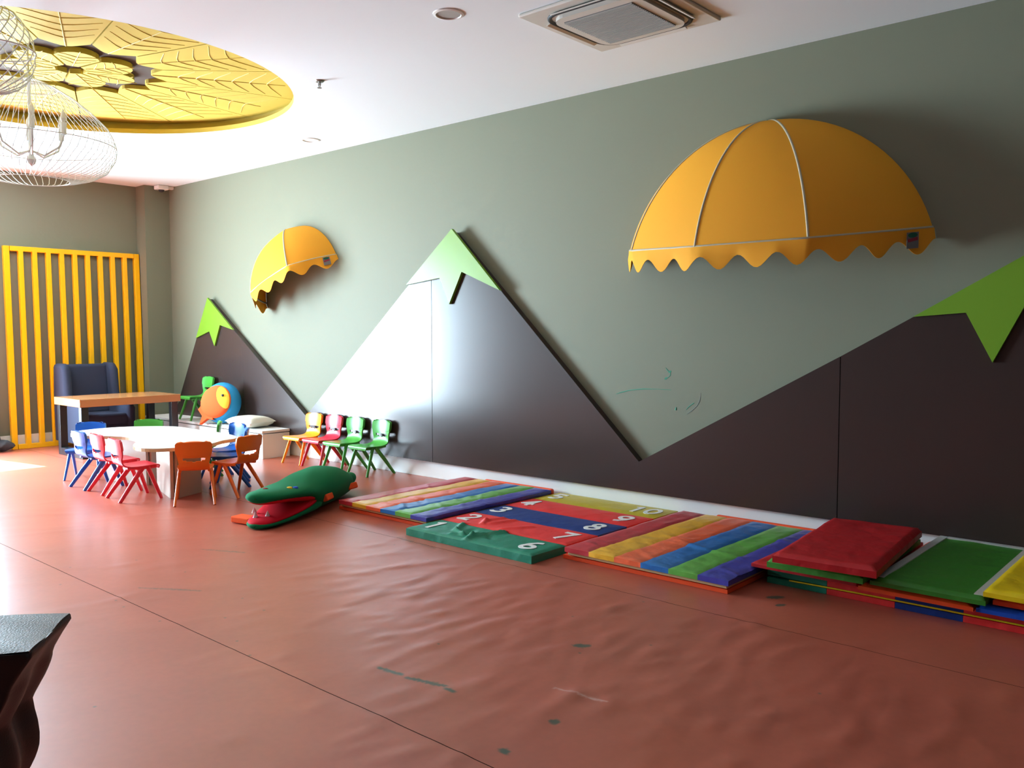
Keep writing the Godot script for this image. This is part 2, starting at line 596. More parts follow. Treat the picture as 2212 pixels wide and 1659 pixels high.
func ceiling_flower() -> void:
	var c := Vector2(4.313, 3.018)
	var R := 1.768
	var dep := 0.15
	var mb := MB.new()   # ceiling slab round the circular recess, cut in sectors
	var seg := 96
	var x0 := BACK_X - 0.3
	var x1 := ROOM_X + 0.3
	var z0 := -0.3
	var z1 := ROOM_Z + 0.3
	var hit := func(a: float) -> Vector2:
		var d := Vector2(cos(a), sin(a))
		var k := INF
		if d.x > 1e-6: k = minf(k, (x1 - c.x) / d.x)
		if d.x < -1e-6: k = minf(k, (x0 - c.x) / d.x)
		if d.y > 1e-6: k = minf(k, (z1 - c.y) / d.y)
		if d.y < -1e-6: k = minf(k, (z0 - c.y) / d.y)
		return c + d * k
	var angs := []
	for s in seg:
		angs.append(TAU * s / seg - PI)
	for q in [Vector2(x0, z0), Vector2(x1, z0), Vector2(x1, z1), Vector2(x0, z1)]:
		angs.append((q - c).angle())
	angs.sort()
	for i in angs.size():
		var a: float = angs[i]
		var b: float = angs[(i + 1) % angs.size()] + (TAU if i == angs.size() - 1 else 0.0)
		var p0 := c + Vector2(cos(a), sin(a)) * R
		var p1 := c + Vector2(cos(b), sin(b)) * R
		var q0: Vector2 = hit.call(a)
		var q1: Vector2 = hit.call(b)
		mb.quad(Vector3(p0.x, CEIL, p0.y), Vector3(q0.x, CEIL, q0.y), Vector3(q1.x, CEIL, q1.y), Vector3(p1.x, CEIL, p1.y))
	mb.span(Vector3(x0, CEIL + dep + 0.06, z0), Vector3(x1, CEIL + dep + 0.3, z1))
	var ce := struct("ceiling", mb, M.ceiling)
	var rm := MB.new()   # the recess side: a lip below, the wall above it set back
	var R2 := R + 0.11
	for s in seg:
		var e0 := Vector3(cos(TAU * s / seg), 0, sin(TAU * s / seg))
		var e1 := Vector3(cos(TAU * (s + 1) / seg), 0, sin(TAU * (s + 1) / seg))
		var o := Vector3(c.x, CEIL, c.y)
		var lip := Vector3.UP * 0.045
		var high := Vector3.UP * (dep + 0.06)
		rm.quadn(o + e0 * R, o + e1 * R, o + e1 * R + lip, o + e0 * R + lip, -e0, -e1, -e1, -e0)
		rm.quad(o + e0 * R + lip, o + e1 * R + lip, o + e1 * R2 + lip, o + e0 * R2 + lip)
		rm.quadn(o + e0 * R2 + lip, o + e1 * R2 + lip, o + e1 * R2 + high, o + e0 * R2 + high, -e0, -e1, -e1, -e0)
	part("recess_side", rm, M.yellow_ceiling, ce)
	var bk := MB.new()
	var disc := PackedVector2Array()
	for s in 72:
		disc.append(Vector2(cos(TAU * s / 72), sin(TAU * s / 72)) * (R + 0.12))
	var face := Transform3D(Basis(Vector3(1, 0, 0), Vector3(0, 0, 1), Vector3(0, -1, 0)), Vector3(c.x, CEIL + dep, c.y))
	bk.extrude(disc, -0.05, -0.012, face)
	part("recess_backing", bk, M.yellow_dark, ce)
	# carved petals: outer ring, each a plate whose edge is a dark groove, with raised chevron veins
	var n := 13
	var wid := TAU / n
	for k in n:
		var mid := deg_to_rad(-31.0) + k * wid
		var g := 0.004
		var poly := PackedVector2Array()
		for i in 13:   # outer rim
			var a := mid - wid * 0.5 + wid * i / 12.0
			var rr := R + 0.105
			var e := clampf(g / rr, 0, 1)
			a = clampf(a, mid - wid * 0.5 + e, mid + wid * 0.5 - e)
			poly.append(Vector2(cos(a), sin(a)) * rr)
		for i in 9:   # scalloped inner end
			var u := 1.0 - i / 8.0
			var rr := 0.74 - 0.13 * sin(PI * u)
			var e := g * 1.5 / rr
			var a := mid - wid * 0.5 + e + (wid - 2 * e) * u
			poly.append(Vector2(cos(a), sin(a)) * rr)
		var pm := MB.new()
		pm.extrude(poly, -0.012, 0.022, face)
		var petal := part("petal", pm, M.yellow_ceiling, ce)
		var vm := MB.new()
		var at := func(r: float, off: float) -> Vector3:   # off: -1..1 across the petal
			var a: float = mid + off * wid * 0.5
			return face * Vector3(cos(a) * r, sin(a) * r, 0.022)
		vm.tube([at.call(0.62, 0), at.call(1.1, 0), at.call(1.7, 0)], [0.007, 0.006, 0.004], 5)
		for i in 6:
			var r := 0.82 + i * 0.145
			for s in [-1.0, 1.0]:
				vm.tube([at.call(r, 0.0), at.call(r + 0.035, 0.3 * s), at.call(r + 0.1, 0.6 * s), at.call(r + 0.17, 0.86 * s)], [0.006, 0.005, 0.004, 0.003], 5)
		part("vein", vm, M.yellow_ceiling, petal)
	var m := 7
	for k in m:
		var mid := TAU * k / m + 0.25
		var half := PI / m
		var poly := PackedVector2Array()
		for i in 11:
			var u := i / 10.0
			var rr := 0.39 + 0.12 * sin(PI * u)
			var a := mid - half + 2 * half * u
			a = clampf(a, mid - half + 0.02, mid + half - 0.02)
			poly.append(Vector2(cos(a), sin(a)) * rr)
		poly.append(Vector2(cos(mid + half * 0.8), sin(mid + half * 0.8)) * 0.12)
		poly.append(Vector2(cos(mid - half * 0.8), sin(mid - half * 0.8)) * 0.12)
		var pm := MB.new()
		pm.extrude(poly, -0.012, 0.03, face)
		var petal := part("petal", pm, M.yellow_ceiling, ce)
		var vm := MB.new()
		var at := func(r: float, off: float) -> Vector3:
			var a: float = mid + off * half
			return face * Vector3(cos(a) * r, sin(a) * r, 0.03)
		vm.tube([at.call(0.13, 0), at.call(0.54, 0)], [0.006, 0.004], 5)
		for i in 3:
			for s in [-1.0, 1.0]:
				vm.tube([at.call(0.2 + i * 0.09, 0), at.call(0.25 + i * 0.09, 0.45 * s), at.call(0.31 + i * 0.08, 0.8 * s)], [0.005, 0.004, 0.003], 5)
		part("vein", vm, M.yellow_ceiling, petal)


func wall_panel(poly: Array) -> PackedVector2Array:
	var o := PackedVector2Array()
	for q in poly:
		o.append(Vector2(q[0], q[1]))
	return o


func mountains() -> void:
	var b := BASE_H + 0.002
	var data := [
		{"label": "smallest dark brown mountain panel with green cap, behind the bench in the far corner", "panels": [[[0.03, b], [3.29, b], [3.29, 0.50], [1.118, 1.925], [0.12, 0.28]]], "cap": [[1.15, 1.94], [0.825, 1.405], [1.177, 1.496], [1.301, 1.302], [1.45, 1.577], [1.765, 1.515]], "proud": 0.095},
		{"label": "middle brown mountain panel with green peak behind the row of chairs", "panels": [[[3.293, b], [5.443, b], [5.443, 2.235], [3.293, 0.502]], [[5.449, b], [7.9068, b], [7.9068, 0.424], [5.765, 2.455], [5.449, 2.24]]], "cap": [[5.769, 2.483], [5.104, 1.968], [5.595, 2.019], [5.729, 1.758], [5.903, 2.064], [6.395, 1.872]], "proud": 0.103},
		{"label": "largest dark brown mountain panel with green cap at the right edge, behind stacked mats", "panels": [[[7.9072, b], [9.537, b], [9.537, 1.318], [7.9072, 0.424]], [[9.543, b], [11.7, b], [11.7, 1.56], [10.93, 2.11], [9.543, 1.321]]], "cap": [[10.95, 2.13], [10.013, 1.586], [10.325, 1.608], [10.482, 1.30], [10.70, 1.76], [11.45, 1.75]], "proud": 0.095},
	]
	for d in data:
		var o := thing("mountain_panel", d.label, "wall panel", Vector3.ZERO, 0.0, "mountain panels on the wall")
		for pl in d.panels:
			var mb := MB.new()
			mb.extrude(wall_panel(pl), 0.001, 0.07)
			part("board", mb, M.brown, o)
		var cp := MB.new()
		cp.extrude(wall_panel(d.cap), 0.071, d.proud)
		part("peak", cp, M.cap_green, o)


func awning_at(o: Node3D, X: Transform3D, a: float, c: float, drop: float, R: float, yc: float, yb: float, thetas: Array, cloth: Material, skirt: float, nsc: int) -> void:
	# X places the local frame: x along the wall, y up, z out of the wall; origin at the middle of the base
	var am := acos((yb - yc) / R)
	var rib := func(th: float, s: float) -> Vector3:
		var al := am * s
		var f := sin(al) / sin(am)
		return X * Vector3(a * f * cos(th), yc + R * cos(al) - yb - drop * f * sin(th), c * f * sin(th))
	for k in thetas.size() - 1:
		var t0: float = deg_to_rad(thetas[k])
		var t1: float = deg_to_rad(thetas[k + 1])
		var mb := MB.new()
		mb.sheet(8, 22, func(u: float, v: float) -> Vector3:
			var s := 0.02 + 0.98 * v
			var p: Vector3 = (rib.call(t0, s) as Vector3).lerp(rib.call(t1, s), u)
			var q: Vector3 = rib.call(lerpf(t0, t1, u), s)
			return p.lerp(q, 0.35 + 0.12 * sin(PI * v)), 0.004)
		part("gore", mb, cloth, o)
	for k in range(1, thetas.size() - 1):
		var th: float = deg_to_rad(thetas[k])
		var path := []
		for i in 21:
			path.append(rib.call(th, 0.02 + 0.98 * i / 20.0))
		var mb := MB.new()
		mb.tube(path, [0.009], 6)
		part("seam_piping", mb, M.piping, o)
	# bottom hem line and scalloped valance
	var base := func(u: float) -> Vector3:
		var full: float = thetas[-1]
		var deg := u * full
		var k := 0
		while k < thetas.size() - 2 and deg > thetas[k + 1]:
			k += 1
		var w: float = (deg - thetas[k]) / (thetas[k + 1] - thetas[k])
		var p: Vector3 = (rib.call(deg_to_rad(thetas[k]), 1.0) as Vector3).lerp(rib.call(deg_to_rad(thetas[k + 1]), 1.0), w)
		var q: Vector3 = rib.call(deg_to_rad(deg), 1.0)
		return p.lerp(q, 0.35)
	var hem := []
	for i in 49:
		hem.append(base.call(i / 48.0))
	var hm := MB.new()
	hm.tube(hem, [0.012], 6)
	part("hem_piping", hm, M.piping, o)
	var down := -X.basis.y.normalized()
	var lens := [0.0]
	for i in 48:
		lens.append(lens[-1] + (hem[i + 1] - hem[i]).length())
	var total: float = lens[-1]
	var vm := MB.new()
	vm.sheet(150, 4, func(u: float, v: float) -> Vector3:
		var k := u * 48.0
		var i := mini(int(k), 47)
		var p: Vector3 = (hem[i] as Vector3).lerp(hem[i + 1], k - i)
		var l: float = lerpf(lens[i], lens[i + 1], k - i) / total
		var dep := skirt * (0.72 - 0.28 * cos(l * nsc * TAU))
		var out: Vector3 = (p - X.origin)
		out = (out - down * out.dot(down)).normalized()
		return p + down * dep * v + out * (0.010 + 0.012 * sin(l * nsc * TAU * 0.5 + 1.0) * v), 0.003)
	part("valance", vm, cloth, o)
	# bottom bar against the wall and base frame
	var fr := MB.new()
	var bar := []
	for i in 25:
		bar.append((base.call(i / 24.0) as Vector3) * 0.985 + X.origin * 0.015 + down * 0.006)
	fr.tube(bar, [0.011], 6)
	part("frame", fr, M.steel, o)
	# small printed label on the valance near the right end
	var lp: Vector3 = base.call(0.055)
	var ln: Vector3 = base.call(0.095)
	var dirx := (lp - ln).normalized()
	var nor := dirx.cross(-down).normalized()
	var B := Basis(dirx, -down, nor)
	var s := skirt / 0.16
	var pos := lp.lerp(ln, 0.5) + down * 0.07 * s + nor * 0.03
	var l0 := MB.new()
	l0.box(pos, Vector3(0.085, 0.1, 0.002) * s, B)
	var lab := part("print_label", l0, mat(rgb(120, 116, 118), 0.7), o)
	var l1 := MB.new()
	l1.lathe([Vector2(0.001, 0.0), Vector2(0.034 * s, 0.0), Vector2(0.034 * s, 0.002), Vector2(0.001, 0.002)], 14, pos + B * Vector3(0, 0.032 * s, 0.0005), B * Basis(Vector3(1, 0, 0), Vector3(0, 0, 1), Vector3(0, -0.45, 0)))
	part("emblem", l1, mat(rgb(14, 92, 70), 0.7), lab)
	var l2 := MB.new()
	l2.box(pos + B * Vector3(0, 0.004 * s, 0.0012), Vector3(0.07, 0.02, 0.002) * s, B * Basis(Vector3(0, 0, 1), 0.16))
	part("emblem", l2, mat(rgb(150, 40, 62), 0.7), lab)


func awnings() -> void:
	var o := thing("dome_awning", "large orange dome awning with scalloped valance high on the wall", "awning", Vector3.ZERO, 0.0, "dome awnings")
	awning_at(o, Transform3D(Basis.IDENTITY, Vector3(8.95, 2.163, 0.003)), 1.14, 0.7, 0.09, 1.187, 1.833, 2.163, [0.0, 60.0, 100.0, 140.0, 180.0], M.awning, 0.165, 11)
	var o2 := thing("dome_awning", "small dome awning hanging askew above the smallest mountain peak", "awning", Vector3.ZERO, 0.0, "dome awnings")
	awning_at(o2, Transform3D(Basis(Vector3(0, 0, 1), deg_to_rad(20.0)), Vector3(3.11, 2.10, 0.003)), 0.755, 0.5, 0.02, 0.77, 1.95, 2.10, [0.0, 58.0, 122.0, 180.0], M.awning, 0.15, 7)


func far_corner() -> void:
	# slatted yellow frame leaning on the back wall
	var fo := thing("slatted_frame", "tall yellow slatted wooden frame leaning on the back wall", "screen", Vector3(-0.16, 0, 0))
	var lean := atan2(0.06, 2.57)
	fo.rotation.z = lean
	var zl := 2.085
	var zr := 0.37
	var ph := 2.575
	for k in 11:
		var z := lerpf(zl - 0.03, zr + 0.03, k / 10.0)
		var mb := MB.new()
		var wd := 0.058 if k > 0 and k < 10 else 0.07
		mb.rbox(Vector3(0, ph * 0.5, z), Vector3(0.062, ph - (0.0 if k == 0 or k == 10 else 0.10), wd), 0.006)
		part("slat" if k > 0 and k < 10 else "post", mb, M.slat_yellow, fo)
	for y in [0.031, ph - 0.031]:
		var mb := MB.new()
		mb.rbox(Vector3(0, y, (zl + zr) * 0.5), Vector3(0.062, 0.062, zl - zr - 0.14), 0.005)
		part("rail", mb, M.slat_yellow, fo)

	# gathered curtain at the edge of the glazed doors
	var cu := thing("curtain", "dark grey gathered curtain beside the yellow slatted frame", "curtain", Vector3(BACK_X + 0.12, 0, 2.46))
	var cm := MB.new()
	cm.sheet(60, 24, func(u: float, v: float) -> Vector3:
		var y := 2.95 - 2.93 * v
		var spread := 0.22 + 0.30 * pow(v, 3.0)
		var z := (u - 0.5) * spread + 0.12 - 0.10 * v
		return Vector3(0.045 * sin(u * 34.0 + v * 2.0) * (1.0 + v) + 0.10 * pow(v, 6.0) * sin(u * 9.0), y, z), 0.004)
	part("cloth", cm, M.curtain, cu)
	var cf := MB.new()
	cf.sheet(26, 10, func(u: float, v: float) -> Vector3:
		var a := u * TAU
		var r := 0.15 * sin(PI * v) + 0.01
		return Vector3(0.06 + cos(a) * r * 0.6, 0.075 - 0.07 * cos(PI * v) + 0.02 * sin(a * 5.0 + v * 7.0) * sin(PI * v), -0.20 + sin(a) * r * (1.0 + 0.2 * sin(a * 4.0))), 0.0)
	part("bunched_hem", cf, M.curtain, cu)

	# wing armchair, facing +x
	var ar := thing("wing_armchair", "navy blue upholstered wing armchair behind the wooden desk", "armchair", Vector3(-0.05, 0, 1.25))
	var st := MB.new()
	st.rbox(Vector3(0.46, 0.37, 0), Vector3(0.60, 0.15, 0.56), 0.05, Basis.IDENTITY, 3)
	part("seat", st, M.navy, ar)
	var sb := MB.new()
	sb.rbox(Vector3(0.42, 0.20, 0), Vector3(0.66, 0.22, 0.60), 0.03, Basis.IDENTITY, 2)
	part("seat_base", sb, M.navy, ar)
	var bk := MB.new()
	bk.rbox(Vector3(0.13, 0.74, 0), Vector3(0.16, 0.66, 0.56), 0.05, Basis(Vector3(0, 0, 1), 0.10), 3)
	part("backrest", bk, M.navy, ar)
	for s in [-1.0, 1.0]:
		var wg := MB.new()
		var prof := PackedVector2Array([Vector2(0.02, 0.09), Vector2(0.72, 0.09), Vector2(0.74, 0.51), Vector2(0.69, 0.535), Vector2(0.42, 0.545), Vector2(0.30, 0.68), Vector2(0.27, 0.99), Vector2(0.22, 1.03), Vector2(0.02, 1.03), Vector2(0.0, 0.6)])
		wg.extrude(prof, -0.055, 0.055, Transform3D(Basis.IDENTITY, Vector3(0, 0, s * 0.30)))
		var wing := part("arm_and_wing", wg, M.navy, ar)
		var edge := []
		for q in [prof[1], prof[2], prof[3], prof[4], prof[5], prof[6], prof[7], prof[8]]:
			edge.append(Vector3(q.x, q.y, s * 0.30))
		var rl := MB.new()
		rl.tube(edge, [0.056], 10)
		part("rolled_edge", rl, M.navy, wing)
	for q in [Vector2(0.08, -0.3), Vector2(0.08, 0.3), Vector2(0.68, -0.3), Vector2(0.68, 0.3)]:
		var lg := MB.new()
		lg.tube([Vector3(q.x, 0, q.y), Vector3(q.x, 0.1, q.y)], [0.018, 0.025], 10)
		part("leg", lg, M.black_metal, ar)

	# desk
	var dk := thing("desk", "wooden desk with black square-tube legs in front of the armchair", "desk", Vector3(1.04, 0, 1.255))
	var dt := MB.new()
	dt.rbox(Vector3(0, 0.657, 0), Vector3(0.75, 0.092, 1.235), 0.006)
	part("desk_top", dt, M.desk_top, dk)
	for s in [-1.0, 1.0]:
		var z: float = s * 0.55
		for x in [-0.31, 0.31]:
			var lg := MB.new()
			lg.rbox(Vector3(x, 0.305, z), Vector3(0.075, 0.61, 0.085), 0.004)
			part("leg", lg, M.black_metal, dk)
		var cr := MB.new()
		cr.rbox(Vector3(0, 0.045, z), Vector3(0.545, 0.09, 0.085), 0.004)
		part("foot_rail", cr, M.black_metal, dk)

	# white storage bench along the right wall
	var bn := thing("storage_bench", "long white storage bench in the far corner under the mountain panel", "bench", Vector3(0, 0, 0))
	var bo := MB.new()
	bo.rbox(Vector3(1.07, 0.145, 0.262), Vector3(2.04, 0.29, 0.37), 0.004)
	bo.rbox(Vector3(2.53, 0.145, 0.262), Vector3(0.86, 0.29, 0.37), 0.004)
	part("body", bo, M.white, bn)
	for q in [[0.05, 2.09], [2.1, 2.965]]:
		var ld := MB.new()
		ld.rbox(Vector3((q[0] + q[1]) * 0.5, 0.316, 0.265), Vector3(q[1] - q[0], 0.03, 0.38), 0.005)
		part("lid", ld, M.white, bn)

	# white cushion on the bench
	var wc := thing("cushion", "off-white square cushion lying on the white bench", "cushion", Vector3(2.45, 0.333, 0.29), 0.08)
	var cmb := MB.new()
	for sgn in [1.0, -1.0]:
		cmb.sheet(16, 16, func(u: float, v: float) -> Vector3:
			var x: float = (u * 2 - 1) * sgn
			var z := v * 2 - 1
			var e := (1 - pow(absf(x), 4.0)) * (1 - pow(absf(z), 4.0))
			var pinch := 1.0 - 0.06 * (1 - absf(x)) * absf(z) - 0.06 * (1 - absf(z)) * absf(x)
			return Vector3(x * 0.26 * pinch, 0.068 - sgn * 0.066 * sqrt(maxf(e, 0.0)), z * 0.185 * pinch))
	part("cover", cmb, M.cushion, wc)

	# round fish plush leaning on the wall
	var fi := thing("fish_plush", "round blue and orange fish plush leaning on the wall above the bench", "plush toy", Vector3(1.86, 0.333, 0.30))
	var tilt := Basis(Vector3(0, 1, 0), deg_to_rad(24.0)) * Basis(Vector3(1, 0, 0), deg_to_rad(-10.0)) * Basis(Vector3(0, 0, 1), deg_to_rad(24.0))
	var F := Transform3D(tilt, Vector3(0, 0.262, 0.02))   # local x right, y up, z out of the disc
	var prof := []
	for i in 17:
		var a := -PI * 0.5 + PI * i / 16.0
		prof.append(Vector2(0.165 + 0.095 * cos(a), 0.095 * sin(a)))
	prof.push_front(Vector2(0.001, -0.095))
	prof.append(Vector2(0.001, 0.095))
	var bd := MB.new()
	bd.lathe(prof, 40, F.origin, F.basis * Basis(Vector3(1, 0, 0), Vector3(0, 0, 1), Vector3(0, -1, 0)))
	var body := part("body", bd, M.fish_blue, fi)
	var fish := MB.new()
	fish.sheet(24, 10, func(u: float, v: float) -> Vector3:
		var a := u * TAU
		var r := v
		var x := cos(a) * 0.225 * r - 0.025
		var y := sin(a) * 0.205 * r + 0.015
		return F * Vector3(x, y, 0.094 + 0.055 * sqrt(maxf(0.0, 1 - r * r))))
	part("fish", fish, M.fish_orange, body)
	var headp := MB.new()
	headp.sheet(20, 6, func(u: float, v: float) -> Vector3:
		var a := u * TAU
		var x := 0.125 + cos(a) * 0.085 * v
		var y := 0.015 + sin(a) * 0.155 * v
		var out := Vector2((x + 0.025) / 0.225, (y - 0.015) / 0.205).length()
		if out > 0.97:
			x = -0.025 + (x + 0.025) * 0.97 / out
			y = 0.015 + (y - 0.015) * 0.97 / out
		var rr := Vector2((x + 0.025) / 0.225, (y - 0.015) / 0.205).length()
		return F * Vector3(x, y, 0.100 + 0.055 * sqrt(maxf(0.0, 1 - rr * rr))))
	part("head", headp, M.fish_yellow, body)
	var tl := MB.new()
	tl.extrude(wall_panel([[-0.20, 0.06], [-0.29, 0.02], [-0.26, -0.08], [-0.33, -0.17], [-0.20, -0.14], [-0.13, -0.19], [-0.10, -0.06]]), 0.05, 0.105, F)
	part("tail_fin", tl, M.fish_orange, body)
	var ey := MB.new()
	ey.lathe([Vector2(0.017, 0.0), Vector2(0.014, 0.012), Vector2(0.001, 0.016)], 12, F * Vector3(0.125, 0.035, 0.141), F.basis * Basis(Vector3(1, 0, 0), Vector3(0, 0, 1), Vector3(0, -1, 0)))
	part("eye", ey, M.black, body)


func make_chair(colour: String, label: String, at: Vector3, face: Vector2, group: String) -> void:
	# child's plastic chair; local +z is the way the sitter faces
	var o := thing("child_chair", label, "chair", at, atan2(face.x, face.y), group)
	var m: Material = M["chair_" + colour]
	if not chair_mesh:
		chair_meshes()
	for q in chair_mesh:
		var p := MeshInstance3D.new()
		p.name = q[0]
		p.mesh = q[1]
		p.material_override = m
		o.add_child(p, true)


var chair_mesh := []


func chair_meshes() -> void:
	# side profile of the shell: front lip, seat, bend, back (y, z)
	var prof := [Vector2(0.272, 0.168), Vector2(0.296, 0.172), Vector2(0.304, 0.150), Vector2(0.300, 0.06), Vector2(0.297, -0.03), Vector2(0.304, -0.095), Vector2(0.325, -0.137), Vector2(0.365, -0.158), Vector2(0.41, -0.162), Vector2(0.47, -0.168), Vector2(0.53, -0.177), Vector2(0.556, -0.183)]
	var halfw := [0.135, 0.150, 0.155, 0.150, 0.138, 0.128, 0.124, 0.122, 0.132, 0.148, 0.147, 0.118]
	var shell := func(u: float, v: float) -> Vector3:
		var k := v * (prof.size() - 1)
		var i := clampi(int(k), 0, prof.size() - 2)
		var w := k - i
		var a: Vector2 = prof[maxi(i - 1, 0)]
		var b: Vector2 = prof[i]
		var c: Vector2 = prof[i + 1]
		var d: Vector2 = prof[mini(i + 2, prof.size() - 1)]
		var q := b.cubic_interpolate(c, a, d, w)
		var hw: float = lerpf(halfw[i], halfw[i + 1], w)
		var x := (u * 2 - 1)
		var cup := 0.022 * x * x * smoothstep(0.45, 0.75, v)
		var dish := -0.006 * (1 - x * x) * smoothstep(0.15, 0.3, v) * (1.0 - smoothstep(0.4, 0.55, v))
		var sag := -0.014 * x * x * smoothstep(0.93, 1.0, v)
		return Vector3(-x * hw, q.x + dish + sag, q.y + cup)
	var split := 0.70
	var seat := MB.new()
	seat.sheet(14, 24, func(u: float, v: float) -> Vector3: return shell.call(u, v * 0.655), 0.012)
	chair_mesh.append(["seat", seat.mesh()])
	var back := MB.new()
	# slot between the seat bend and the back panel, curved like a smile
	back.sheet(20, 18, func(u: float, v: float) -> Vector3: return shell.call(u, 0.652 + v * 0.348), 0.014, func(u: float, v: float) -> bool:
		var x := absf(u * 2 - 1)
		var mid := 0.12 + 0.14 * x * x
		return not (x < 0.72 and absf(v - mid) < 0.095 * (1.0 - x * x * 0.9)))
	chair_mesh.append(["backrest", back.mesh()])
	var pad := MB.new()   # the raised panel of the back
	pad.sheet(12, 12, func(u: float, v: float) -> Vector3:
		var x := u * 2 - 1
		var p: Vector3 = shell.call(0.5 + 0.5 * x * 1.0, 0.76 + 0.235 * v + 0.03 * x * x * (1.0 - v))
		return p + Vector3(0, 0.0, 0.0), 0.024)
	chair_mesh.append(["back_panel", pad.mesh()])
	for s in [-1.0, 1.0]:
		var rail := MB.new()
		rail.tube([Vector3(s * 0.125, 0.284, 0.15), Vector3(s * 0.128, 0.284, 0.0), Vector3(s * 0.118, 0.292, -0.10)], [0.012, 0.014, 0.012], 8)
		chair_mesh.append(["seat_rail", rail.mesh()])
		var fl := MB.new()
		fl.tube([Vector3(s * 0.130, 0.292, 0.075), Vector3(s * 0.145, 0.15, 0.125), Vector3(s * 0.163, 0.0, 0.178)], [0.021, 0.018, 0.0145], 10, false, 0.72, Vector3(1, 0, 0))
		chair_mesh.append(["leg", fl.mesh()])
		var rl := MB.new()
		rl.tube([Vector3(s * 0.128, 0.290, 0.035), Vector3(s * 0.145, 0.15, -0.075), Vector3(s * 0.163, 0.0, -0.185)], [0.022, 0.020, 0.0155], 10, false, 0.72, Vector3(1, 0, 0))
		chair_mesh.append(["leg", rl.mesh()])


func row_of_chairs() -> void:
	var g := "children's chairs in a row against the wall"
	make_chair("yellow", "yellow plastic child's chair beside the white bench against the wall", Vector3(3.53, 0, 0.275), Vector2(0.03, 1), g)
	make_chair("red", "red plastic child's chair against the wall between yellow and green chairs", Vector3(3.90, 0, 0.272), Vector2(0, 1), g)
	make_chair("green", "green plastic child's chair against the wall next to the red one", Vector3(4.275, 0, 0.27), Vector2(0, 1), g)
	make_chair("green", "green plastic child's chair at the right end of the wall row", Vector3(4.715, 0, 0.27), Vector2(-0.02, 1), g)
	make_chair("green", "green plastic child's chair standing on top of the white bench", Vector3(1.17, 0.340, 0.275), Vector2(-0.05, 1), "")


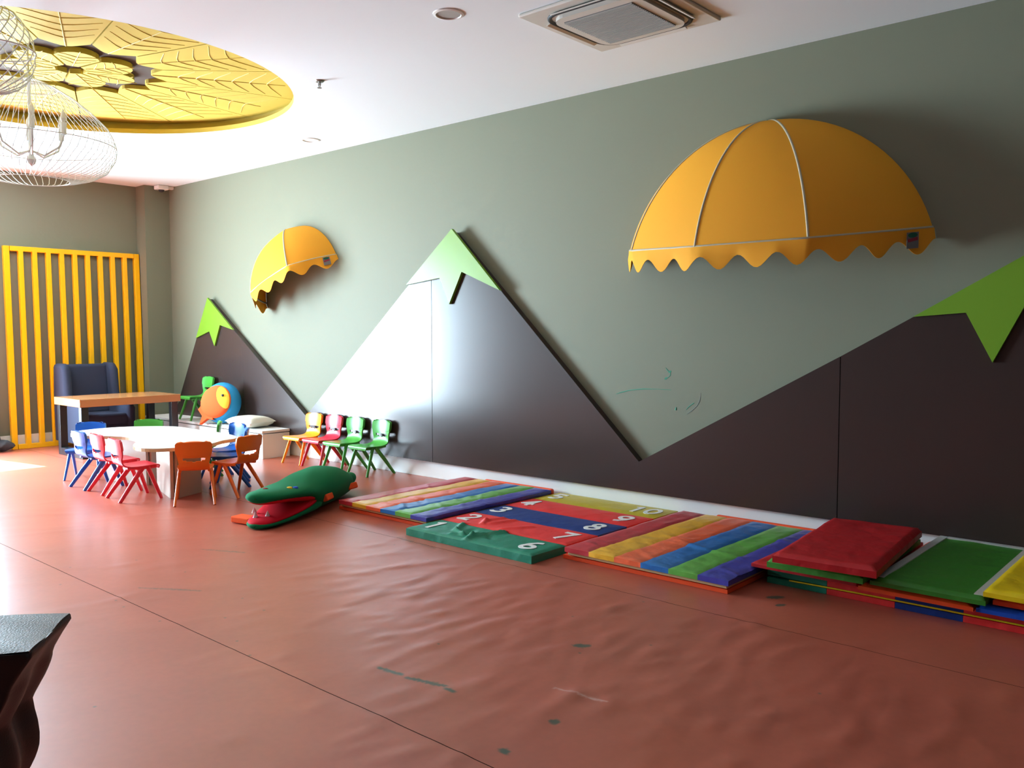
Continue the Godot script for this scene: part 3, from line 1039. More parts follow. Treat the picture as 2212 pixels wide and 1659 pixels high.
func play_table() -> void:
	var g := "children's chairs around the white table"
	make_chair("orange", "orange child's chair at the white table, back turned to the viewer", Vector3(4.725, 0, 2.24), Vector2(-0.858, -0.515), g)
	make_chair("orange", "orange child's chair right of the other orange one at the table", Vector3(4.665, 0, 1.79), Vector2(-0.98, 0.19), g)
	make_chair("blue", "blue child's chair behind the right orange chair at the table", Vector3(4.215, 0, 1.61), Vector2(-0.5, 0.87), g)
	make_chair("blue", "mostly hidden blue child's chair at the table's wall side, near the white cushion", Vector3(3.83, 0, 1.44), Vector2(0, 1), g)
	make_chair("green", "green child's chair seen edge-on at the table below the fish plush", Vector3(3.45, 0, 1.46), Vector2(-0.5, 0.87), g)
	make_chair("green", "green child's chair at the table's far side in front of the desk", Vector3(2.87, 0, 1.80), Vector2(0.77, 0.64), g)
	make_chair("blue", "blue child's chair at the table's far left end, near the desk leg", Vector3(2.69, 0, 2.33), Vector2(0.77, 0.63), g)
	make_chair("blue", "blue child's chair in front, beside the two red chairs", Vector3(3.29, 0, 2.485), Vector2(0, -1), g)
	make_chair("red", "red child's chair at the table between blue and the other red", Vector3(3.665, 0, 2.475), Vector2(0.03, -1), g)
	make_chair("red", "red child's chair at the table nearest the viewer, rightmost red one there", Vector3(4.145, 0, 2.515), Vector2(0.09, -0.995), g)

	var tb := thing("play_table", "low white wavy-edged children's table surrounded by coloured chairs", "table", Vector3(3.8, 0, 2.1))
	var ctrl := [[2.74, 2.16], [2.85, 1.88], [3.14, 1.62], [3.5, 1.60], [3.85, 1.585], [4.15, 1.595], [4.40, 1.645], [4.555, 1.75], [4.60, 1.90], [4.73, 2.09], [4.765, 2.26], [4.735, 2.44], [4.655, 2.575], [4.50, 2.635], [4.28, 2.58], [4.03, 2.42], [3.84, 2.355], [3.65, 2.36], [3.47, 2.44], [3.25, 2.57], [3.0, 2.60], [2.81, 2.45]]
	var outline := PackedVector2Array()
	var n := ctrl.size()
	for i in n:
		var p := []
		for k in 4:
			var q: Array = ctrl[(i + k - 1 + n) % n]
			p.append(Vector2(q[0] - 3.8, q[1] - 2.1))
		for s in 4:
			outline.append((p[1] as Vector2).cubic_interpolate(p[2], p[0], p[3], s / 4.0))
	var flat := Transform3D(Basis(Vector3(1, 0, 0), Vector3(0, 0, 1), Vector3(0, -1, 0)), Vector3.ZERO)
	var ed := MB.new()
	ed.extrude(outline, -0.496, -0.470, flat)
	part("edge_band", ed, M.table_edge, tb)
	# the top is two leaves meeting in a hairline joint
	for side in 2:
		var clip := PackedVector2Array([Vector2(-0.10, -2), Vector2(0.101, 2), Vector2(3, 2), Vector2(3, -2)]) if side == 0 else PackedVector2Array([Vector2(-0.102, -2), Vector2(0.099, 2), Vector2(-3, 2), Vector2(-3, -2)])
		for leaf in Geometry2D.intersect_polygons(outline, clip):
			var lm := MB.new()
			lm.extrude(leaf, -0.5, -0.495, flat)
			part("table_leaf", lm, M.table_white, tb)
	for q in [[Vector2(4.44, 2.31), Vector2(3.86, 2.15), M.table_leg], [Vector2(4.44, 2.275), Vector2(4.33, 1.98), M.table_leg], [Vector2(4.30, 1.97), Vector2(3.9, 1.95), M.table_leg], [Vector2(3.87, 2.12), Vector2(3.84, 1.97), M.table_leg], [Vector2(2.99, 2.26), Vector2(3.60, 2.13), M.table_leg], [Vector2(2.99, 2.225), Vector2(3.12, 1.97), M.table_leg], [Vector2(3.15, 1.95), Vector2(3.56, 1.95), M.table_leg], [Vector2(3.60, 2.10), Vector2(3.57, 1.97), M.table_leg]]:
		var a: Vector2 = q[0] - Vector2(3.8, 2.1)
		var b: Vector2 = q[1] - Vector2(3.8, 2.1)
		var mid := (a + b) * 0.5
		var lm := MB.new()
		lm.rbox(Vector3(mid.x, 0.2345, mid.y), Vector3((b - a).length(), 0.469, 0.03), 0.003, Basis(Vector3(0, 1, 0), -(b - a).angle()))
		part("leg_panel", lm, q[2], tb)


func soft_slab(lo: Vector3, hi: Vector3, bulge: float, seed_no: int, wave := 0.004, creases := [], cell := 0.05) -> MB:
	# a padded mat or stripe of one: rounded edges, slightly uneven top
	var f := FastNoiseLite.new()
	f.seed = seed_no
	f.frequency = 2.2
	var mb := MB.new()
	var nx := maxi(4, int((hi.x - lo.x) / cell))
	var nz := maxi(4, int((hi.z - lo.z) / cell))
	var h := hi.y - lo.y
	var top := func(u: float, v: float) -> Vector3:
		var x := lerpf(lo.x, hi.x, u)
		var z := lerpf(lo.z, hi.z, v)
		var ex := minf(u * (hi.x - lo.x), (1 - u) * (hi.x - lo.x))
		var ez := minf(v * (hi.z - lo.z), (1 - v) * (hi.z - lo.z))
		var e := minf(ex, ez)
		var rnd := 1.0 - pow(maxf(0.0, 1.0 - e / 0.03), 2.0)
		var ruck := 0.0
		for q in creases:   # folds of the cover: from x, z to x, z; height; width
			var a := Vector2(q[0], q[1])
			var b := Vector2(q[2], q[3])
			var p := Vector2(x, z)
			var near := Geometry2D.get_closest_point_to_segment(p, a, b)
			var d: float = p.distance_to(near) / q[5]
			ruck += q[4] * exp(-d * d)
		return Vector3(x, hi.y - minf(bulge, h * 0.45) * (1.0 - rnd) + (wave * f.get_noise_2d(x, z) + ruck) * (rnd if creases.is_empty() else 1.0), z)
	mb.sheet(nz, nx, func(u: float, v: float) -> Vector3: return top.call(v, u), 0.0)
	for s in 4:
		var m := nx if s % 2 == 0 else nz
		for i in m:
			var a: Vector3
			var b: Vector3
			var w0 := float(i) / m
			var w1 := float(i + 1) / m
			match s:
				0: a = top.call(w0, 1.0); b = top.call(w1, 1.0)
				1: a = top.call(1.0, 1.0 - w0); b = top.call(1.0, 1.0 - w1)
				2: a = top.call(1.0 - w0, 0.0); b = top.call(1.0 - w1, 0.0)
				3: a = top.call(0.0, w0); b = top.call(0.0, w1)
			mb.quad(Vector3(a.x, lo.y, a.z), Vector3(b.x, lo.y, b.z), b, a)
	mb.quad(Vector3(lo.x, lo.y, lo.z), Vector3(hi.x, lo.y, lo.z), Vector3(hi.x, lo.y, hi.z), Vector3(lo.x, lo.y, hi.z))
	return mb


func arc(cx: float, cy: float, rx: float, ry: float, a0: float, a1: float) -> PackedVector2Array:
	var o := PackedVector2Array()
	for i in 13:
		var a := deg_to_rad(lerpf(a0, a1, i / 12.0))
		o.append(Vector2(cx + rx * cos(a), cy + ry * sin(a)))
	return o


func number_on(txt: String, at: Vector3, size: float, parent: Node) -> void:
	# a bold printed numeral lying flat, its top towards the wall; drawn with thick strokes in a box 0.62 wide, 1 high
	var glyph := {
		"0": [arc(0.31, 0.5, 0.25, 0.42, 90, 271), arc(0.31, 0.5, 0.25, 0.42, -90, 91)],
		"1": [PackedVector2Array([Vector2(0.10, 0.78), Vector2(0.32, 0.92), Vector2(0.32, 0.0)])],
		"2": [arc(0.31, 0.66, 0.24, 0.26, 165, -40), PackedVector2Array([Vector2(0.50, 0.50), Vector2(0.10, 0.08), Vector2(0.60, 0.08)])],
		"3": [arc(0.27, 0.70, 0.24, 0.22, 150, -90), arc(0.27, 0.28, 0.27, 0.21, 90, -150)],
		"4": [PackedVector2Array([Vector2(0.42, 0.0), Vector2(0.42, 0.92), Vector2(0.04, 0.30), Vector2(0.62, 0.30)])],
		"5": [PackedVector2Array([Vector2(0.55, 0.92), Vector2(0.14, 0.92), Vector2(0.11, 0.50)]), arc(0.29, 0.31, 0.26, 0.24, 130, -140)],
		"6": [arc(0.31, 0.28, 0.24, 0.21, 0, 181), arc(0.31, 0.28, 0.24, 0.21, 180, 361), PackedVector2Array([Vector2(0.075, 0.30), Vector2(0.14, 0.62), Vector2(0.30, 0.84), Vector2(0.50, 0.92)])],
		"7": [PackedVector2Array([Vector2(0.03, 0.92), Vector2(0.56, 0.92), Vector2(0.22, 0.0)])],
		"8": [arc(0.31, 0.72, 0.19, 0.20, 0, 181), arc(0.31, 0.72, 0.19, 0.20, 180, 361), arc(0.31, 0.27, 0.24, 0.22, 0, 181), arc(0.31, 0.27, 0.24, 0.22, 180, 361)],
		"9": [arc(0.31, 0.68, 0.24, 0.23, 0, 181), arc(0.31, 0.68, 0.24, 0.23, 180, 361), PackedVector2Array([Vector2(0.545, 0.66), Vector2(0.48, 0.34), Vector2(0.32, 0.12), Vector2(0.12, 0.06)])],
	}
	var mb := MB.new()
	var k := 0
	for i in txt.length():
		for stroke in glyph[txt[i]]:
			for poly in Geometry2D.offset_polyline(stroke, 0.085, Geometry2D.JOIN_MITER, Geometry2D.END_BUTT):
				var q := PackedVector2Array()
				for p in poly:
					q.append((p + Vector2(0.72 * (i - (txt.length() - 1) * 0.5) - 0.31, -0.5)) * size)
				mb.extrude(q, 0.0, 0.003 + 0.0002 * k)
				k += 1
	var o := part("number", mb, M.number, parent)
	o.position = at
	o.rotation = Vector3(-PI / 2, 0, 0)


func rainbow_mat(label: String, x0: float, x1: float, z0: float, z1: float, seed_no: int) -> void:
	var o := thing("rainbow_mat", label, "play mat", Vector3(x0, 0, z0), 0.0, "folded rainbow-striped play mats")
	var w := x1 - x0
	var l := z1 - z0
	part("folded_underside", soft_slab(Vector3(-0.035, 0.001, 0.02), Vector3(w - 0.02, 0.034, l - 0.03), 0.008, seed_no), M.vinyl_orange, o)
	var fm := MB.new()
	fm.rbox(Vector3(w * 0.5, 0.045, l * 0.5), Vector3(w - 0.03, 0.022, l - 0.03), 0.006)
	part("foam_core", fm, M.foam, o)
	var cols := ["red", "yellow", "orange", "blue", "green", "violet"]
	var rng := RandomNumberGenerator.new()
	rng.seed = seed_no
	var rucks := []
	for i in 34:   # shallow folds across the thin cover
		var a := Vector2(rng.randf() * w, rng.randf_range(0.25, 0.95) * l)
		var b := a + Vector2.from_angle(rng.randf_range(-0.5, 0.9)) * rng.randf_range(0.08, 0.3)
		rucks.append([a.x, a.y, b.x, b.y, rng.randf_range(-0.004, 0.007), rng.randf_range(0.012, 0.03)])
	for k in 6:
		part("stripe", soft_slab(Vector3(w * k / 6.0, 0.056, 0), Vector3(w * (k + 1) / 6.0, 0.092, l), 0.006, seed_no + 1, 0.007, rucks, 0.022), M["film_" + cols[k]], o)
	var bk := MB.new()
	bk.rbox(Vector3(w * 0.62, 0.05, -0.02), Vector3(w * 0.76, 0.09, 0.05), 0.02, Basis(Vector3(0, 1, 0), 0.02), 2)
	part("folded_edge", bk, M.vinyl_orange, o)


func floor_mats() -> void:
	rainbow_mat("rainbow striped folded mat beside the green crocodile cushion", 5.955, 7.025, 0.12, 1.625, 31)
	rainbow_mat("rainbow striped folded mat between the numbered mat and the stacked mats", 8.35, 9.52, 0.11, 1.625, 51)
	# numbered mat: five coloured strips, 1 to 5 along the left, 6 to 10 along the right
	var o := thing("numbered_mat", "numbered floor mat of five coloured strips marked 1 to 10", "play mat", Vector3(7.05, 0, 0.03))
	var cols := ["mustard", "red", "navy", "red", "teal"]
	var w := 1.205
	var l := 1.82
	var left := ["5", "4", "3", "2", "1"]
	var right := ["10", "9", "8", "7", "6"]
	var rucks := [[0.24, 1.46, 0.36, 1.66, 0.016, 0.022], [0.36, 1.66, 0.50, 1.72, 0.020, 0.018], [0.50, 1.72, 0.40, 1.75, 0.014, 0.016], [0.66, 1.46, 0.56, 1.70, 0.022, 0.020], [0.56, 1.70, 0.60, 1.80, 0.018, 0.022], [0.34, 1.13, 0.30, 1.28, 0.012, 0.024], [0.30, 1.28, 0.36, 1.38, 0.014, 0.020], [0.46, 1.14, 0.40, 1.34, 0.013, 0.022], [0.70, 1.22, 0.58, 1.40, 0.010, 0.026], [0.44, 1.58, 0.48, 1.64, -0.012, 0.03], [0.62, 1.60, 0.70, 1.66, -0.010, 0.03]]
	for k in 5:
		var zc := l * (k + 0.5) / 5.0
		var top := 0.062
		var s := part("strip", soft_slab(Vector3(0, 0.001, l * k / 5.0 + 0.0015), Vector3(w, top, l * (k + 1) / 5.0 - 0.0015), 0.006 if k < 4 else 0.01, 61 + k, 0.002, rucks if k >= 3 else [], 0.016 if k >= 3 else 0.05), M["mat_" + cols[k]], o)
		number_on(left[k], Vector3(0.13, top + 0.001, zc), 0.2, s)
		number_on(right[k], Vector3(w - (0.15 if k > 0 else 0.19), top + 0.001, zc), 0.2, s)
	# the pile of mats at the right
	var nb := thing("folded_number_mat", "folded mat with teal, red and blue side strips and yellow piping, under the pile", "play mat", Vector3(9.565, 0, 0.04))
	var x := 0.0
	for q in [["teal", 0.36], ["red", 0.372], ["navy", 0.336], ["red", 0.36], ["mustard", 0.36]]:
		part("strip", soft_slab(Vector3(x, 0.001, 0), Vector3(x + q[1] - 0.002, 0.042, 1.185), 0.008, 71, 0.002), M["mat_" + q[0]], nb)
		part("strip", soft_slab(Vector3(x, 0.046, 0), Vector3(x + q[1] - 0.002, 0.085, 1.18), 0.008, 72, 0.002), M["mat_" + q[0]], nb)
		x += q[1]
	var pp := MB.new()
	pp.tube([Vector3(0.14, 0.038, 1.188), Vector3(0.5, 0.044, 1.19), Vector3(1.0, 0.045, 1.19), Vector3(1.78, 0.045, 1.19)], [0.005], 8)
	part("piping", pp, M.mat_yellow, nb)
	var list := [
		["thin red mat sticking out under the green mat of the left pile", 9.50, 10.115, 0.10, 1.30, 0.101, 0.143, "mat_crimson", 0.0, "mat_red"],
		["green mat sandwiched between two red mats in the left pile", 9.63, 10.165, 0.28, 1.40, 0.146, 0.206, "mat_green", 0.03, ""],
		["dark red mat on top of the left pile of mats", 9.675, 10.225, 0.36, 1.49, 0.21, 0.275, "mat_crimson", 0.09, ""],
		["orange mat under the green white-edged mat", 10.125, 10.695, 0.04, 1.30, 0.087, 0.132, "mat_orange", 0.0, ""],
		["green mat with white border tape lying by the wall", 10.195, 10.755, 0.075, 1.325, 0.134, 0.182, "mat_green", 0.0, ""],
		["blue mat at the right edge under the yellow and red mats", 10.705, 11.35, 0.04, 1.29, 0.087, 0.132, "mat_blue", 0.0, ""],
		["red mat under the yellow mat at the right edge", 10.775, 11.38, 0.075, 1.27, 0.134, 0.18, "mat_orange", 0.0, ""],
		["yellow mat on top of the right edge pile", 10.745, 11.36, 0.10, 1.335, 0.184, 0.232, "mat_yellow", 0.0, ""],
	]
	var i := 0
	for q in list:
		var cx: float = (q[1] + q[2]) * 0.5
		var cz: float = (q[3] + q[4]) * 0.5
		var m := thing("tumbling_mat", q[0], "play mat", Vector3(cx, q[5], cz), q[8], "padded mats piled at the right")
		var hw: float = (q[2] - q[1]) * 0.5
		var hl: float = (q[4] - q[3]) * 0.5
		var th: float = q[6] - q[5]
		part("pad", soft_slab(Vector3(-hw, 0, -hl), Vector3(hw, th - 0.007, hl), 0.022, 81 + i, 0.006, [], 0.02), M[q[7]], m)
		if i == 4:
			for e in [[Vector3(-hw + 0.02, th - 0.012, -hl + 0.015), Vector3(-hw + 0.065, th - 0.002, hl - 0.03)], [Vector3(hw - 0.06, th - 0.012, -hl + 0.015), Vector3(hw - 0.015, th - 0.002, hl - 0.03)], [Vector3(-hw + 0.067, th - 0.012, -hl + 0.01), Vector3(hw - 0.062, th - 0.002, -hl + 0.055)]]:
				var tp := MB.new()
				tp.span(e[0], e[1])
				part("border_tape", tp, M.white_tape, m)
		i += 1


func crocodile() -> void:
	# plush crocodile lying on the floor: local -z is the snout, +z the tail
	var a := Vector3(6.03, 0, 2.40)
	var b := Vector3(5.26, 0, 0.92)
	var d := (b - a).normalized()
	var o := thing("crocodile_cushion", "green plush crocodile cushion with open red mouth on the floor", "plush toy", a, atan2(d.x, d.z))
	var L := (b - a).length()
	# rings along z: half width, half height, centre height; the upper jaw runs on from the body
	var loft := func(rings: Array, nu: int, nv: int, pucker: float) -> MB:
		var mb := MB.new()
		mb.sheet(nu, nv, func(u: float, v: float) -> Vector3:
			var k := v * (rings.size() - 1)
			var i := clampi(int(k), 0, rings.size() - 2)
			var w := k - i
			var r := []
			for c in 4:
				r.append(cubic_interpolate(rings[i][c], rings[i + 1][c], rings[maxi(i - 1, 0)][c], rings[mini(i + 2, rings.size() - 1)][c], w))
			var t := u * TAU
			var pk := 1.0 + pucker * sin(t * 7.0 + v * 30.0) * sin(v * PI)
			return Vector3(cos(t) * r[1] * pk, maxf(r[3] + sin(t) * r[2] * pk, 0.003), r[0]))
		return mb
	part("body", loft.call([[-0.10, 0.004, 0.004, 0.235], [-0.085, 0.075, 0.034, 0.235], [-0.02, 0.13, 0.047, 0.235], [0.12, 0.165, 0.052, 0.226], [0.28, 0.195, 0.060, 0.214], [0.42, 0.215, 0.080, 0.200], [0.52, 0.225, 0.125, 0.170], [0.62, 0.23, 0.152, 0.156], [0.80, 0.235, 0.165, 0.163], [1.0, 0.22, 0.163, 0.160], [1.2, 0.185, 0.142, 0.140], [1.38, 0.13, 0.105, 0.115], [1.46, 0.082, 0.072, 0.11], [1.53, 0.072, 0.06, 0.115], [1.61, 0.05, 0.045, 0.12], [1.67, 0.004, 0.004, 0.12]], 30, 60, 0.015), M.croc_green, o)
	part("upper_jaw_lining", loft.call([[-0.075, 0.004, 0.004, 0.21], [-0.06, 0.068, 0.022, 0.208], [0.0, 0.122, 0.03, 0.205], [0.15, 0.160, 0.033, 0.194], [0.32, 0.19, 0.04, 0.176], [0.46, 0.205, 0.045, 0.15], [0.56, 0.18, 0.03, 0.13]], 24, 24, 0.0), M.croc_red, o)
	part("lower_jaw", loft.call([[-0.115, 0.004, 0.004, 0.028], [-0.10, 0.06, 0.022, 0.028], [-0.03, 0.12, 0.028, 0.032], [0.15, 0.165, 0.036, 0.04], [0.35, 0.20, 0.05, 0.06], [0.56, 0.215, 0.07, 0.08], [0.66, 0.16, 0.05, 0.09]], 24, 24, 0.0), M.croc_green, o)
	part("lower_jaw_lining", loft.call([[-0.108, 0.004, 0.004, 0.04], [-0.095, 0.052, 0.018, 0.042], [-0.03, 0.11, 0.024, 0.05], [0.15, 0.156, 0.032, 0.064], [0.35, 0.192, 0.04, 0.09], [0.50, 0.20, 0.05, 0.118], [0.60, 0.16, 0.03, 0.13]], 24, 24, 0.0), M.croc_red, o)
	for q in [Vector3(0.06, 0.072, 0.0), Vector3(-0.02, 0.075, 0.04), Vector3(0.13, 0.085, 0.10)]:
		var tm := MB.new()
		tm.tube([q, q + Vector3(0, 0.045, 0)], [0.022, 0.002], 8)
		part("tooth", tm, M.number, o)
	for q in [[Vector3(0.03, 0.278, 0.10), rgb(150, 30, 40)], [Vector3(-0.10, 0.268, 0.24), rgb(236, 190, 40)], [Vector3(-0.125, 0.262, 0.29), rgb(40, 80, 190)]]:
		var em := MB.new()
		em.lathe([Vector2(0.024, -0.012), Vector2(0.02, 0.004), Vector2(0.001, 0.009)], 12, q[0])
		part("eye_patch", em, mat(q[1], 0.8), o)
	for q in [[Vector3(-0.222, 0.12, 0.66), 0.05], [Vector3(-0.178, 0.11, 1.22), -0.2], [Vector3(0.21, 0.03, 0.10), -0.3]]:
		var fm := MB.new()
		fm.rbox(q[0], Vector3(0.05, 0.055, 0.13) if q[0].x < 0 else Vector3(0.2, 0.05, 0.12), 0.012, Basis(Vector3(0, 1, 0), q[1]) * Basis(Vector3(0, 0, 1), -0.35 if q[0].x < 0 else 0.0), 2)
		part("foot", fm, M.felt_orange, o)


func wire_lamp(label: String, at: Vector3, prof: Array, n: int, twist: float, thick: float, drop: float, chandelier: bool) -> void:
	# prof: Vector2(radius, height below the top)
	var o := thing("wire_pendant_lamp", label, "lamp", at, 0.0, "wire cage pendant lamps under the yellow ceiling")
	var cd := MB.new()
	cd.tube([Vector3(0, -0.02, 0), Vector3(0, drop, 0)], [0.006], 8)
	part("cord", cd, M.wire, o)
	var cp := MB.new()
	cp.lathe([Vector2(0.001, -0.03), Vector2(0.045, -0.03), Vector2(0.04, 0.0), Vector2(0.015, 0.02), Vector2(0.001, 0.02)], 16)
	part("cap", cp, M.wire, o)
	var cg := MB.new()
	for k in n:
		var path := []
		for i in prof.size():
			var a: float = TAU * k / n + twist * i / (prof.size() - 1)
			path.append(Vector3(cos(a) * prof[i].x, -prof[i].y, sin(a) * prof[i].x))
		cg.tube(path, [thick], 5)
	for r in [2, prof.size() / 2, prof.size() - 1]:
		var ring := []
		for i in 40:
			ring.append(Vector3(cos(TAU * i / 40) * prof[r].x, -prof[r].y, sin(TAU * i / 40) * prof[r].x))
		cg.tube(ring, [thick * 1.6], 6, true)
	part("wire_cage", cg, M.wire, o)
	if chandelier:
		var st := MB.new()
		st.tube([Vector3(0, -0.02, 0), Vector3(0, -0.62, 0)], [0.012], 10)
		st.lathe([Vector2(0.001, -0.68), Vector2(0.025, -0.66), Vector2(0.035, -0.63), Vector2(0.02, -0.6), Vector2(0.012, -0.56)], 14)
		part("stem", st, M.wire, o)
		for k in 6:
			var a := TAU * k / 6 + 0.3
			var e := Vector3(cos(a), 0, sin(a))
			var am := MB.new()
			am.tube([Vector3(0, -0.56, 0), e * 0.1 + Vector3(0, -0.6, 0), e * 0.22 + Vector3(0, -0.53, 0), e * 0.25 + Vector3(0, -0.44, 0)], [0.008], 8)
			am.lathe([Vector2(0.02, -0.44), Vector2(0.02, -0.35), Vector2(0.001, -0.35)], 12, e * 0.25)
			var arm := part("arm", am, M.wire, o)
			var bl := MB.new()
			bl.lathe([Vector2(0.012, -0.35), Vector2(0.022, -0.32), Vector2(0.016, -0.28), Vector2(0.001, -0.25)], 12, e * 0.25)
			part("bulb", bl, M.white, arm)
	else:
		var bl := MB.new()
		bl.lathe([Vector2(0.02, -0.06), Vector2(0.02, -0.12)], 12)
		part("lamp_holder", bl, M.white, o)


func ceiling_fittings() -> void:
	var s := 1.0 / 279.0
	var pa := []
	for q in [[5, 3], [28, 12], [55, 25], [90, 47], [124, 75], [151, 103], [162, 125], [167, 145], [164, 165], [157, 177], [148, 192], [123, 207], [95, 215], [72, 219]]:
		pa.append(Vector2(q[0] * s, q[1] * s))
	wire_lamp("large white wire-cage pendant lamp with candle bulbs under the yellow ceiling", Vector3(4.62, 3.435, 3.45), pa, 64, 0.5, 0.0022, 0.2, true)
	var pb := []
	for i in 13:
		var a := PI * (0.06 + 0.90 * i / 12.0)
		pb.append(Vector2(0.285 * sin(a) * (0.78 + 0.22 * i / 12.0), 0.02 + 0.29 * (1.0 - cos(a))))
	wire_lamp("round grey wire-ball pendant lamp cut off by the top left corner", Vector3(5.46, 3.645, 3.97), pb, 22, 2.2, 0.004, 0.05, false)

	# ceiling cassette air conditioner
	var ac := thing("air_conditioner", "white ceiling cassette air conditioner with square grille", "air conditioner", Vector3(8.55, CEIL, 1.315))
	var fp := MB.new()
	fp.rbox(Vector3(0, -0.012, 0), Vector3(0.945, 0.024, 0.915), 0.01)
	part("face_plate", fp, M.grey_plastic, ac)
	var ring := func(h: float, r: float) -> Array:
		var path := []
		for c in 4:
			var ce := Vector3(h - r, 0, h - r) * Vector3([1, -1, -1, 1][c], 0, [1, 1, -1, -1][c])
			for i in 7:
				var a := PI / 2 * (c + i / 6.0)
				path.append(ce + Vector3(cos(a), 0, sin(a)) * r)
		return path
	var slot := MB.new()
	var sp: Array = ring.call(0.36, 0.13)
	for i in sp.size():
		sp[i] += Vector3(0, -0.024, 0)
	slot.tube(sp, [0.015], 8, true)
	part("air_slot", slot, M.ac_dark, ac)
	var inn := MB.new()
	var poly := PackedVector2Array()
	for q in ring.call(0.325, 0.11):
		poly.append(Vector2(q.x, q.z))
	inn.extrude(poly, 0.0, 0.05, Transform3D(Basis(Vector3(1, 0, 0), Vector3(0, 0, 1), Vector3(0, -1, 0)), Vector3.ZERO))
	part("centre_panel", inn, M.grey_plastic, ac)
	var outer := MB.new()
	for k in 4:
		var B := Basis(Vector3(0, 1, 0), PI / 2 * k)
		outer.rbox(B * Vector3(0, -0.033, 0.375), Vector3(0.52, 0.008, 0.045), 0.003, B * Basis(Vector3(1, 0, 0), 0.35))
	part("louvre", outer, M.grey_plastic, ac)
	var gb := MB.new()
	gb.span(Vector3(-0.256, -0.054, -0.256), Vector3(0.256, -0.045, 0.256))
	var grille := part("grille", gb, M.grille, ac)
	for k in 26:
		var sl := MB.new()
		var z := -0.25 + 0.5 * k / 25.0
		sl.box(Vector3(0, -0.057, z), Vector3(0.51, 0.008, 0.007))
		part("slat", sl, M.grille_slat, grille)

	# recessed downlights
	for q in [[Vector3(7.75, CEIL, 2.07), "recessed round downlight left of the air conditioner"], [Vector3(4.06, CEIL, 0.50), "recessed round downlight near the wall above the small awning"]]:
		var dl := thing("downlight", q[1], "ceiling light", q[0], 0.0, "recessed downlights")
		var rg := MB.new()
		rg.lathe([Vector2(0.078, -0.004), Vector2(0.082, -0.010), Vector2(0.098, -0.006), Vector2(0.1, 0.0)], 32)
		part("rim", rg, M.white, dl)
		var df := MB.new()
		df.lathe([Vector2(0.001, -0.003), Vector2(0.08, -0.003), Vector2(0.08, 0.0)], 32)
		part("diffuser", df, M.grille_slat if q[0].x > 6.0 else M.white, dl)
	# sprinkler
	var sk := thing("sprinkler", "small fire sprinkler on the ceiling beside the yellow recess", "sprinkler", Vector3(5.92, CEIL, 1.733))
	var sr := MB.new()
	sr.lathe([Vector2(0.001, -0.012), Vector2(0.03, -0.012), Vector2(0.042, 0.0)], 20)
	part("rosette", sr, M.steel, sk)
	var sh := MB.new()
	sh.tube([Vector3(0, -0.01, 0), Vector3(0, -0.04, 0)], [0.01, 0.008], 8)
	sh.tube([Vector3(0.014, -0.012, 0), Vector3(0.016, -0.035, 0), Vector3(0.002, -0.055, 0)], [0.003], 6)
	sh.tube([Vector3(-0.014, -0.012, 0), Vector3(-0.016, -0.035, 0), Vector3(-0.002, -0.055, 0)], [0.003], 6)
	sh.lathe([Vector2(0.001, -0.06), Vector2(0.018, -0.06), Vector2(0.018, -0.056), Vector2(0.001, -0.056)], 14)
	part("head", sh, M.steel, sk)
	# small security camera in the corner
	var sc := thing("security_camera", "small white security camera on the ceiling at the far corner", "camera", Vector3(0.12, CEIL, 0.17))
	var cb := MB.new()
	cb.rbox(Vector3(0, -0.03, 0), Vector3(0.13, 0.06, 0.16), 0.015, Basis.IDENTITY, 2)
	part("mount", cb, M.white, sc)
	var cd := MB.new()
	var dome := []
	for i in 9:
		var a := PI / 2 * i / 8.0
		dome.append(Vector2(maxf(0.04 * sin(a), 0.0005), -0.058 - 0.035 * cos(a)))
	cd.lathe(dome, 18)
	part("dome", cd, M.ac_dark, sc)
	var arm := MB.new()
	arm.rbox(Vector3(0.0, -0.02, -0.125), Vector3(0.05, 0.04, 0.09), 0.008)
	part("bracket", arm, M.white, sc)


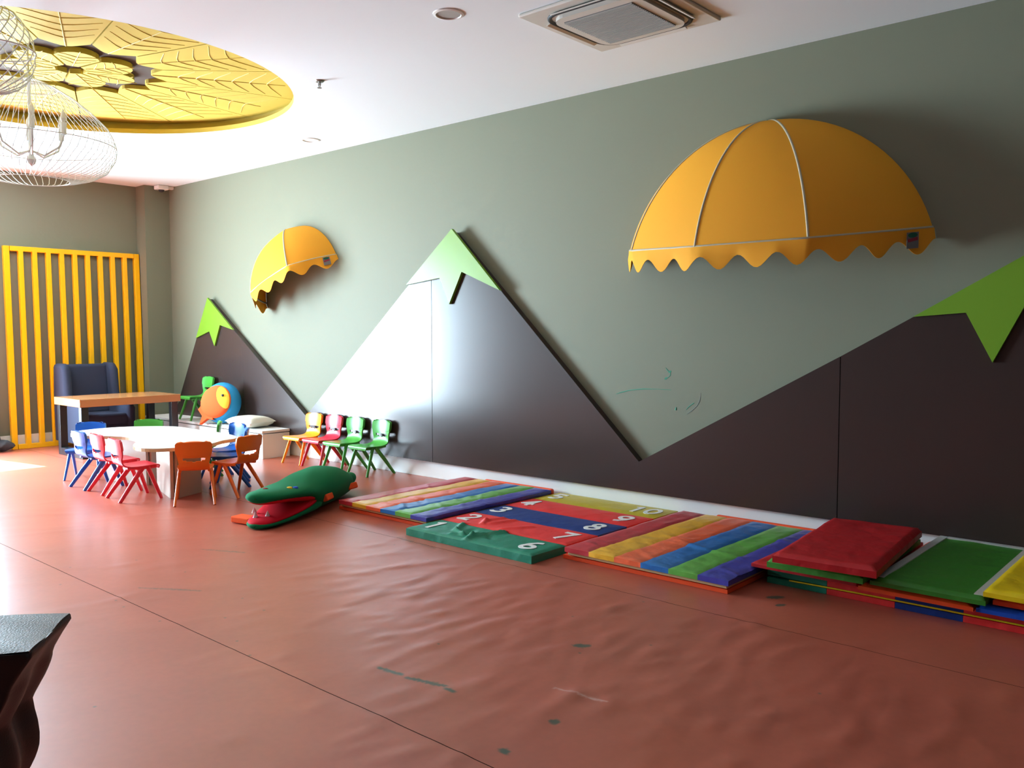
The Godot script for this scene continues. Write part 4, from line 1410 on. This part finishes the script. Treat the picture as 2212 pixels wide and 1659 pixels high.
func draped_box() -> void:
	# black cloth over a red box close to the viewer
	var e := Vector2(9.62 - 9.397, 5.287 - 5.109).normalized()   # along the right-hand edge, away to near
	var rot := atan2(e.x, e.y)
	var o := thing("draped_box", "red box under a draped black cloth at the bottom left corner", "box", Vector3(9.397, 0, 5.109), rot)
	# local z runs from the far right corner towards the viewer, local x to the right
	var bx := MB.new()
	bx.rbox(Vector3(-0.36, 0.365, 0.145), Vector3(0.30, 0.73, 0.23), 0.01)
	part("box", bx, M.red_box, o)
	var tp := MB.new()
	tp.sheet(16, 16, func(u: float, v: float) -> Vector3:
		return Vector3(-0.52 * (1.0 - v), 0.748 + 0.003 * sin(u * 9.0 + v * 7.0), 0.285 * (1.0 - u)), 0.006)
	part("cloth_top", tp, M.black_cloth, o)
	# the hanging part: drop below the top, and how far the cloth is drawn in there
	var prof := [[0.0, 0.0], [0.012, 0.002], [0.047, -0.022], [0.09, -0.048], [0.114, -0.053], [0.15, -0.07], [0.197, -0.098], [0.219, -0.11], [0.25, -0.106], [0.283, -0.099], [0.32, -0.095], [0.354, -0.097], [0.394, -0.111], [0.45, -0.142], [0.52, -0.165], [0.62, -0.18], [0.74, -0.19]]
	var cl := MB.new()
	cl.sheet(30, 34, func(u: float, v: float) -> Vector3:
		var k := v * (prof.size() - 1)
		var i := clampi(int(k), 0, prof.size() - 2)
		var drop := lerpf(prof[i][0], prof[i + 1][0], k - i)
		var inw := lerpf(prof[i][1], prof[i + 1][1], k - i)
		var ripple := 0.010 * sin(u * 15.0 + v * 3.0) * smoothstep(0.0, 0.4, v)
		if u < 0.7:   # along the right-hand side, from the far corner to the near one
			var w := u / 0.7
			return Vector3(inw + ripple, 0.748 - drop, lerpf(0.0, 0.285 + inw * 0.3, w))
		var w := (u - 0.7) / 0.3   # round the near corner
		return Vector3(inw * (1.0 - 0.35 * w) + ripple * (1.0 - w) - 0.085 * w, 0.748 - drop, 0.285 + inw * 0.3 + 0.004 * sin(w * PI)), 0.004)
	part("cloth_skirt", cl, M.black_cloth, o)
